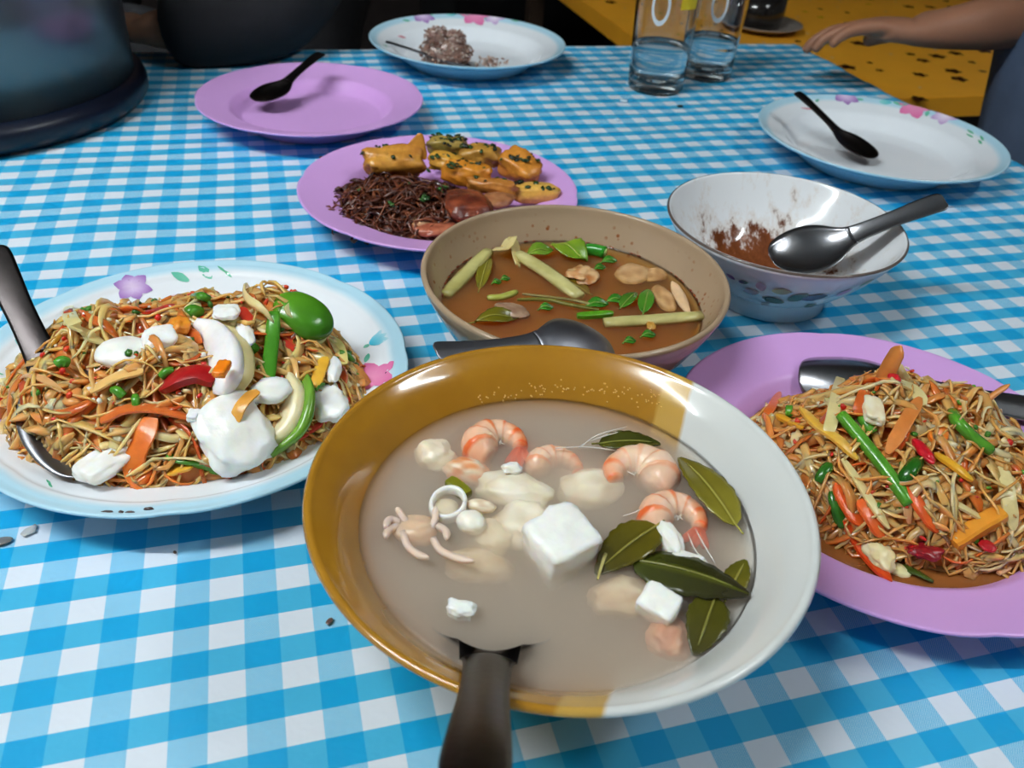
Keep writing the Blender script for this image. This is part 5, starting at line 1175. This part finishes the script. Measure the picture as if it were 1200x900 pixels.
while len(pts) < 330:
    u, v = r.uniform(YU0 + 0.03, YU1 - 0.03), r.uniform(YV0 + 0.03, YV1 - 0.03); p = uv(u, v)
    if all((p - q).length > 0.052 for q in pts): pts.append(p)
pts = [p for p in pts if all((Vector((p.x, p.y, 0)) - Vector((q.x, q.y, 0))).length > 0.035 for q in fix)] + fix
for i, p in enumerate(pts):
    mp = lambda a, b_, p=p: (p.x + a, p.y + b_, YZ - 0.0006)
    k = i % 4 if i < len(pts) - 8 else (0 if i < len(pts) - 3 else 3)
    if k in (0, 3): flower(mbf, mp, (0.019 if k == 0 else 0.010) * r.uniform(0.8, 1.15), r.uniform(0, 6), (96, 50, 20), (70, 34, 16), dots=False)
    elif k == 1: add_petal(mbd, mp, -0.0035, 0, 0, 0.007, 0.007, (230, 224, 200), (230, 224, 200), n=8)
    else: flower(mbg, mp, 0.010 * r.uniform(0.6, 1.1), r.uniform(0, 6), (226, 214, 70), (206, 160, 36), dots=False)
part(T, 'brown_flower_print', mbf, M['print'], None, 'stuff'); part(T, 'white_dot_print', mbd, M['print'], None, 'stuff'); part(T, 'yellow_flower_print', mbg, M['print'], None, 'stuff')
# plate and dark cup on it
c = at(893, 27, YZ + 0.012); c.z = YZ
mb = MB(); mb.add(*lathe([(0.0005, 0.006), (0.05, 0.006), (0.062, 0.009), (0.086, 0.016), (0.087, 0.015), (0.062, 0.005), (0.05, 0.0), (0.0005, 0.0005)], c, 72, lambda i, r, z, a: (150, 140, 132)))
solo('saucer', mb, M['glaze'], 'grey saucer under the dark cup on the yellow cloth', 'saucer')
mb = MB(); mb.add(*lathe([(0.0005, 0.012), (0.045, 0.013), (0.051, 0.03), (0.053, 0.075), (0.0555, 0.076), (0.0555, 0.03), (0.050, 0.0064), (0.0005, 0.0062)], c + Vector((-0.012, 0.004, 0)), 64, lambda i, r, z, a: (22, 20, 20)))
solo('cup', mb, M['glaze'], 'dark cup on the grey saucer behind the glasses', 'cup')

# ------------------------------------------------------------------ people
def skin_mesh(name, chains, parent=None, mtl=None, col=(200, 150, 120), origin=(0, 0, 0), sub=2, root=0):
    """one surface grown round a skeleton. chains: lists of (key, xyz, radius); equal keys are the same joint"""
    idx, Vv, Rr, Ee = {}, [], [], []
    for ch in chains:
        prev = None
        for key, p, r_ in ch:
            if key not in idx: idx[key] = len(Vv); Vv.append(Vector(p) - Vector(origin)); Rr.append(r_)
            if prev is not None: Ee.append((prev, idx[key]))
            prev = idx[key]
    me = bpy.data.meshes.new(name); me.from_pydata(Vv, Ee, [])
    o = bpy.data.objects.new(name, me); COL.objects.link(o)
    sk = o.modifiers.new('skin', 'SKIN'); sk.use_smooth_shade = True
    for i, sv in enumerate(me.skin_vertices[0].data):
        sv.radius = Rr[i] if isinstance(Rr[i], tuple) else (Rr[i], Rr[i]); sv.use_root = (i == root)
    ss = o.modifiers.new('sub', 'SUBSURF'); ss.levels = sub; ss.render_levels = sub
    dg = bpy.context.evaluated_depsgraph_get(); dg.update()
    m2 = bpy.data.meshes.new_from_object(o.evaluated_get(dg)); o.modifiers.clear(); o.data = m2; bpy.data.meshes.remove(me)
    m2.name = name
    a = m2.color_attributes.new('Col', 'FLOAT_COLOR', 'POINT'); a.data.foreach_set('color', list((*lin(col), 1)) * len(m2.vertices))
    m2.materials.clear(); m2.materials.append(mtl or M['skin'])
    if parent is not None: o.parent = parent
    else: o.location = origin
    return o

def hand_chains(tag, wrist, d, nrm, s, curl=0.35):
    """palm and five fingers from the wrist along d; nrm points out of the back of the hand; s = +1/-1 gives the thumb's side"""
    d = d.normalized(); nrm = (nrm - d * nrm.dot(d)).normalized(); side = d.cross(nrm) * s; out = []
    kn = wrist + d * 0.055
    out.append([(tag + 'w', wrist, (0.026, 0.020)), (tag + 'p', kn, (0.034, 0.014))])
    for i, (off, L, sp) in enumerate(((0.030, 0.070, 0.20), (0.010, 0.080, 0.05), (-0.011, 0.074, -0.07), (-0.031, 0.058, -0.22))):
        b_ = wrist + d * (0.082 - 0.004 * abs(i - 1)) + side * off; dd = (d + side * sp).normalized(); P = [(tag + 'p', kn, 0)]
        ang = 0; q = b_; P.append((f'{tag}f{i}0', q, 0.0092))
        for j, f in enumerate((0.45, 0.32, 0.23)):
            ang += curl * (0.7 + 0.3 * j); v = dd * math.cos(ang) - nrm * math.sin(ang); q = q + v * (L * f); P.append((f'{tag}f{i}{j + 1}', q, 0.0085 - 0.0009 * j))
        out.append(P)
    q0 = wrist + d * 0.022 + side * 0.026; q1 = q0 + (d * 0.6 + side * 0.75 - nrm * 0.25).normalized() * 0.036; q2 = q1 + (d * 0.85 + side * 0.35 - nrm * 0.35).normalized() * 0.028
    out.append([(tag + 'w', wrist, 0), (tag + 't0', q0, 0.0125), (tag + 't1', q1, 0.0105), (tag + 't2', q2, 0.0085)])
    return out

def seated(name, label, hip, face, lean, arms, knees, shirt, trousers, skin, sleeve, hairs):
    """a seated figure. face: unit direction the person looks; arms: for each side (elbow, wrist, hand direction)"""
    face = Vector(face).normalized(); up = Vector((0, 0, 1)); rt = face.cross(up)
    hip = Vector(hip); T = thing(name, (hip.x, hip.y, FLOOR_Z), label, 'person'); og = T['_o']
    waist = hip + up * 0.18 + face * lean * 0.18; chest = hip + up * 0.38 + face * lean * 0.38; nb = hip + up * 0.50 + face * lean * 0.52
    neck = nb + up * 0.06 + face * 0.015; head = neck + up * 0.11 + face * 0.03
    ch = [[('hip', hip, (0.13, 0.085)), ('waist', waist, (0.11, 0.075)), ('chest', chest, (0.12, 0.075)), ('nb', nb, (0.055, 0.05)), ('neck', neck, (0.052, 0.052)), ('head', head, (0.088, 0.096)), ('crown', head + up * 0.075, (0.078, 0.086))]]
    sh = [[('hip', hip - up * 0.02, (0.172, 0.128)), ('waist', waist, (0.160, 0.120)), ('chest', chest, (0.182, 0.132)), ('nb', nb - up * 0.015, (0.092, 0.085))]]
    tr = [[('hip', hip, (0.175, 0.125)), ('waist', waist - up * 0.08, (0.160, 0.118))]]
    for s, (el, wr, hd, nr, th) in zip((1, -1), arms):
        k = 'R' if s > 0 else 'L'; so = chest + rt * (0.185 * s) + up * 0.075
        el, wr = Vector(el), Vector(wr)
        ch.append([('chest', chest, 0), (k + 's', so, 0.045), (k + 'e', el, 0.043), (k + 'm', el.lerp(wr, 0.4), 0.042), (k + 'w0', wr - (wr - el).normalized() * 0.03, 0.028)])
        hc = hand_chains(k, wr, Vector(hd), Vector(nr), th); hc[0].insert(0, (k + 'w0', wr, 0)); ch += hc
        cuff = so.lerp(el, 0.75) if sleeve == 'short' else el.lerp(wr, 1.0)
        sc = [('chest', chest, 0), (k + 's', so, 0.074)]
        if sleeve == 'short': sc.append((k + 'c', cuff, 0.060))
        else: sc += [(k + 'e', el, 0.064), (k + 'c', cuff, 0.058)]
        sh.append(sc)
    for s, (kn, ft) in zip((1, -1), knees):
        k = 'r' if s > 0 else 'l'; hj = hip + rt * (0.095 * s) + face * 0.03 - up * 0.03; kn, ft = Vector(kn), Vector(ft)
        ch.append([('hip', hip, 0), (k + 'h', hj, 0.085), (k + 'k', kn, 0.058), (k + 'c', kn.lerp(ft, 0.35), 0.054), (k + 'a', ft, 0.036), (k + 'toe', ft + face * 0.15 - up * 0.045, (0.040, 0.022))])
        tr.append([('hip', hip, 0), (k + 'h', hj, 0.098), (k + 'k', kn, 0.072), (k + 'c', kn.lerp(ft, 0.35), 0.066), (k + 'a', ft + up * 0.03, 0.056)])
    skin_mesh('body', ch, T, M['skin'], skin, og)
    skin_mesh('shirt', sh, T, M['cloth'], shirt, og); skin_mesh('trousers', tr, T, M['cloth'], trousers, og)
    mb = MB(); mb.add(*blob(head + up * 0.035 - face * 0.022, (0.094, 0.100, 0.095), amp=0.08, sub=4, c2=(14, 12, 12))); part(T, 'hair', mb, M['hair'])
    for s in (-1, 1):
        mb = MB(); mb.add(*blob(head + face * 0.086 + rt * (0.031 * s) + up * 0.012, (0.011, 0.011, 0.008), amp=0, sub=2, c2=(30, 22, 20))); part(T, 'eye', mb, M['glaze'])
        mb = MB(); mb.add(*blob(head + rt * (0.082 * s) + up * 0.0, (0.012, 0.016, 0.028), amp=0.1, sub=2, c2=skin)); part(T, 'ear', mb, M['skin'])
    mb = MB(); mb.add(*blob(head + face * 0.098 - up * 0.012, (0.014, 0.014, 0.022), amp=0.05, sub=2, c2=skin)); part(T, 'nose', mb, M['skin'])
    mb = MB(); mb.add(*blob(head + face * 0.088 - up * 0.048, (0.022, 0.022, 0.007), amp=0.05, sub=2, c2=(150, 84, 76))); part(T, 'mouth', mb, M['skin'])
    return T
def stool(c, zt, label, col):
    T = thing('stool', (c[0], c[1], FLOOR_Z), label, 'stool')
    mb = MB(); mb.add(*lathe([(0.0005, zt - 0.03), (0.15, zt - 0.03), (0.165, zt - 0.02), (0.165, zt - 0.005), (0.155, zt), (0.0005, zt)], (c[0], c[1], 0), 48, lambda i, r, z, a: col)); part(T, 'seat', mb, M['plastic'])
    for k in range(4):
        a = k * math.pi / 2 + 0.6; d = Vector((math.cos(a), math.sin(a), 0)); mb = MB()
        mb.add(*ribbon([Vector((c[0], c[1], zt - 0.03)) + d * 0.12, Vector((c[0], c[1], FLOOR_Z)) + d * 0.17], 0.035, 0.035, n=4, sides=6, taper=(1, 1)), col); part(T, 'leg', mb, M['plastic'])
SEAT = -0.34
# right: the diner in a slate blue shirt reaching over the table
hx = Vector((0.745, 1.125, -0.19)); fc = -U * 0.97 + V_ * 0.22
w1 = at(1086, 38, 0.085); e1 = Vector((0.695, 1.235, 0.112))
rt_ = fc.cross(Vector((0, 0, 1)))
knR, knL = hx + fc * 0.38 + rt_ * 0.12 + Vector((0, 0, -0.14)), hx + fc * 0.38 - rt_ * 0.12 + Vector((0, 0, -0.14))
seated('person', 'person in a slate blue shirt at the right end, bare arm stretched over the table', hx, fc, 0.03,
       [(e1, w1, (at(930, 24, 0.08) - w1), (0.1, 0.2, 1), 1), (hx + Vector((0.05, -0.27, 0.18)), hx + Vector((-0.16, -0.20, 0.02)), (-1, 0.2, -0.3), (0, 0, 1), -1)],
       [(knR, Vector((knR.x, knR.y, FLOOR_Z + 0.07)) - fc * 0.03), (knL, Vector((knL.x, knL.y, FLOOR_Z + 0.07)) - fc * 0.03)],
       (84, 98, 122), (40, 48, 66), (150, 104, 80), 'short', None)
stool(hx, -0.31, 'plastic stool under the diner in the slate blue shirt', (150, 40, 40))
# back left: the diner in dark clothes behind the pot
hx = Vector((-0.50, 1.66, -0.27)); fc = -V_ * 0.98 + U * 0.1; rt_ = fc.cross(Vector((0, 0, 1)))
kn = [hx + fc * 0.38 + rt_ * (s * 0.12) + Vector((0, 0, -0.06)) for s in (1, -1)]
seated('person', 'person in dark grey clothes seated behind the big pot', hx, fc, 0.10,
       [(hx + rt_ * 0.30 + Vector((0, 0, 0.20)), hx + rt_ * 0.14 + fc * 0.20 + Vector((0, 0, 0.16)), rt_ * -0.6 + fc, (0, 0, 1), -1), (at(328, 14, 0.06), at(182, 38, 0.035), rt_ * 1.0 - fc * 0.9, (0, 0, 1), 1)],
       [(k, Vector((k.x, k.y, FLOOR_Z + 0.07)) - fc * 0.03) for k in kn], (36, 36, 39), (22, 22, 24), (150, 110, 88), 'long', None)
stool(hx, SEAT - 0.02, 'plastic stool under the diner in dark grey clothes', (40, 60, 110))
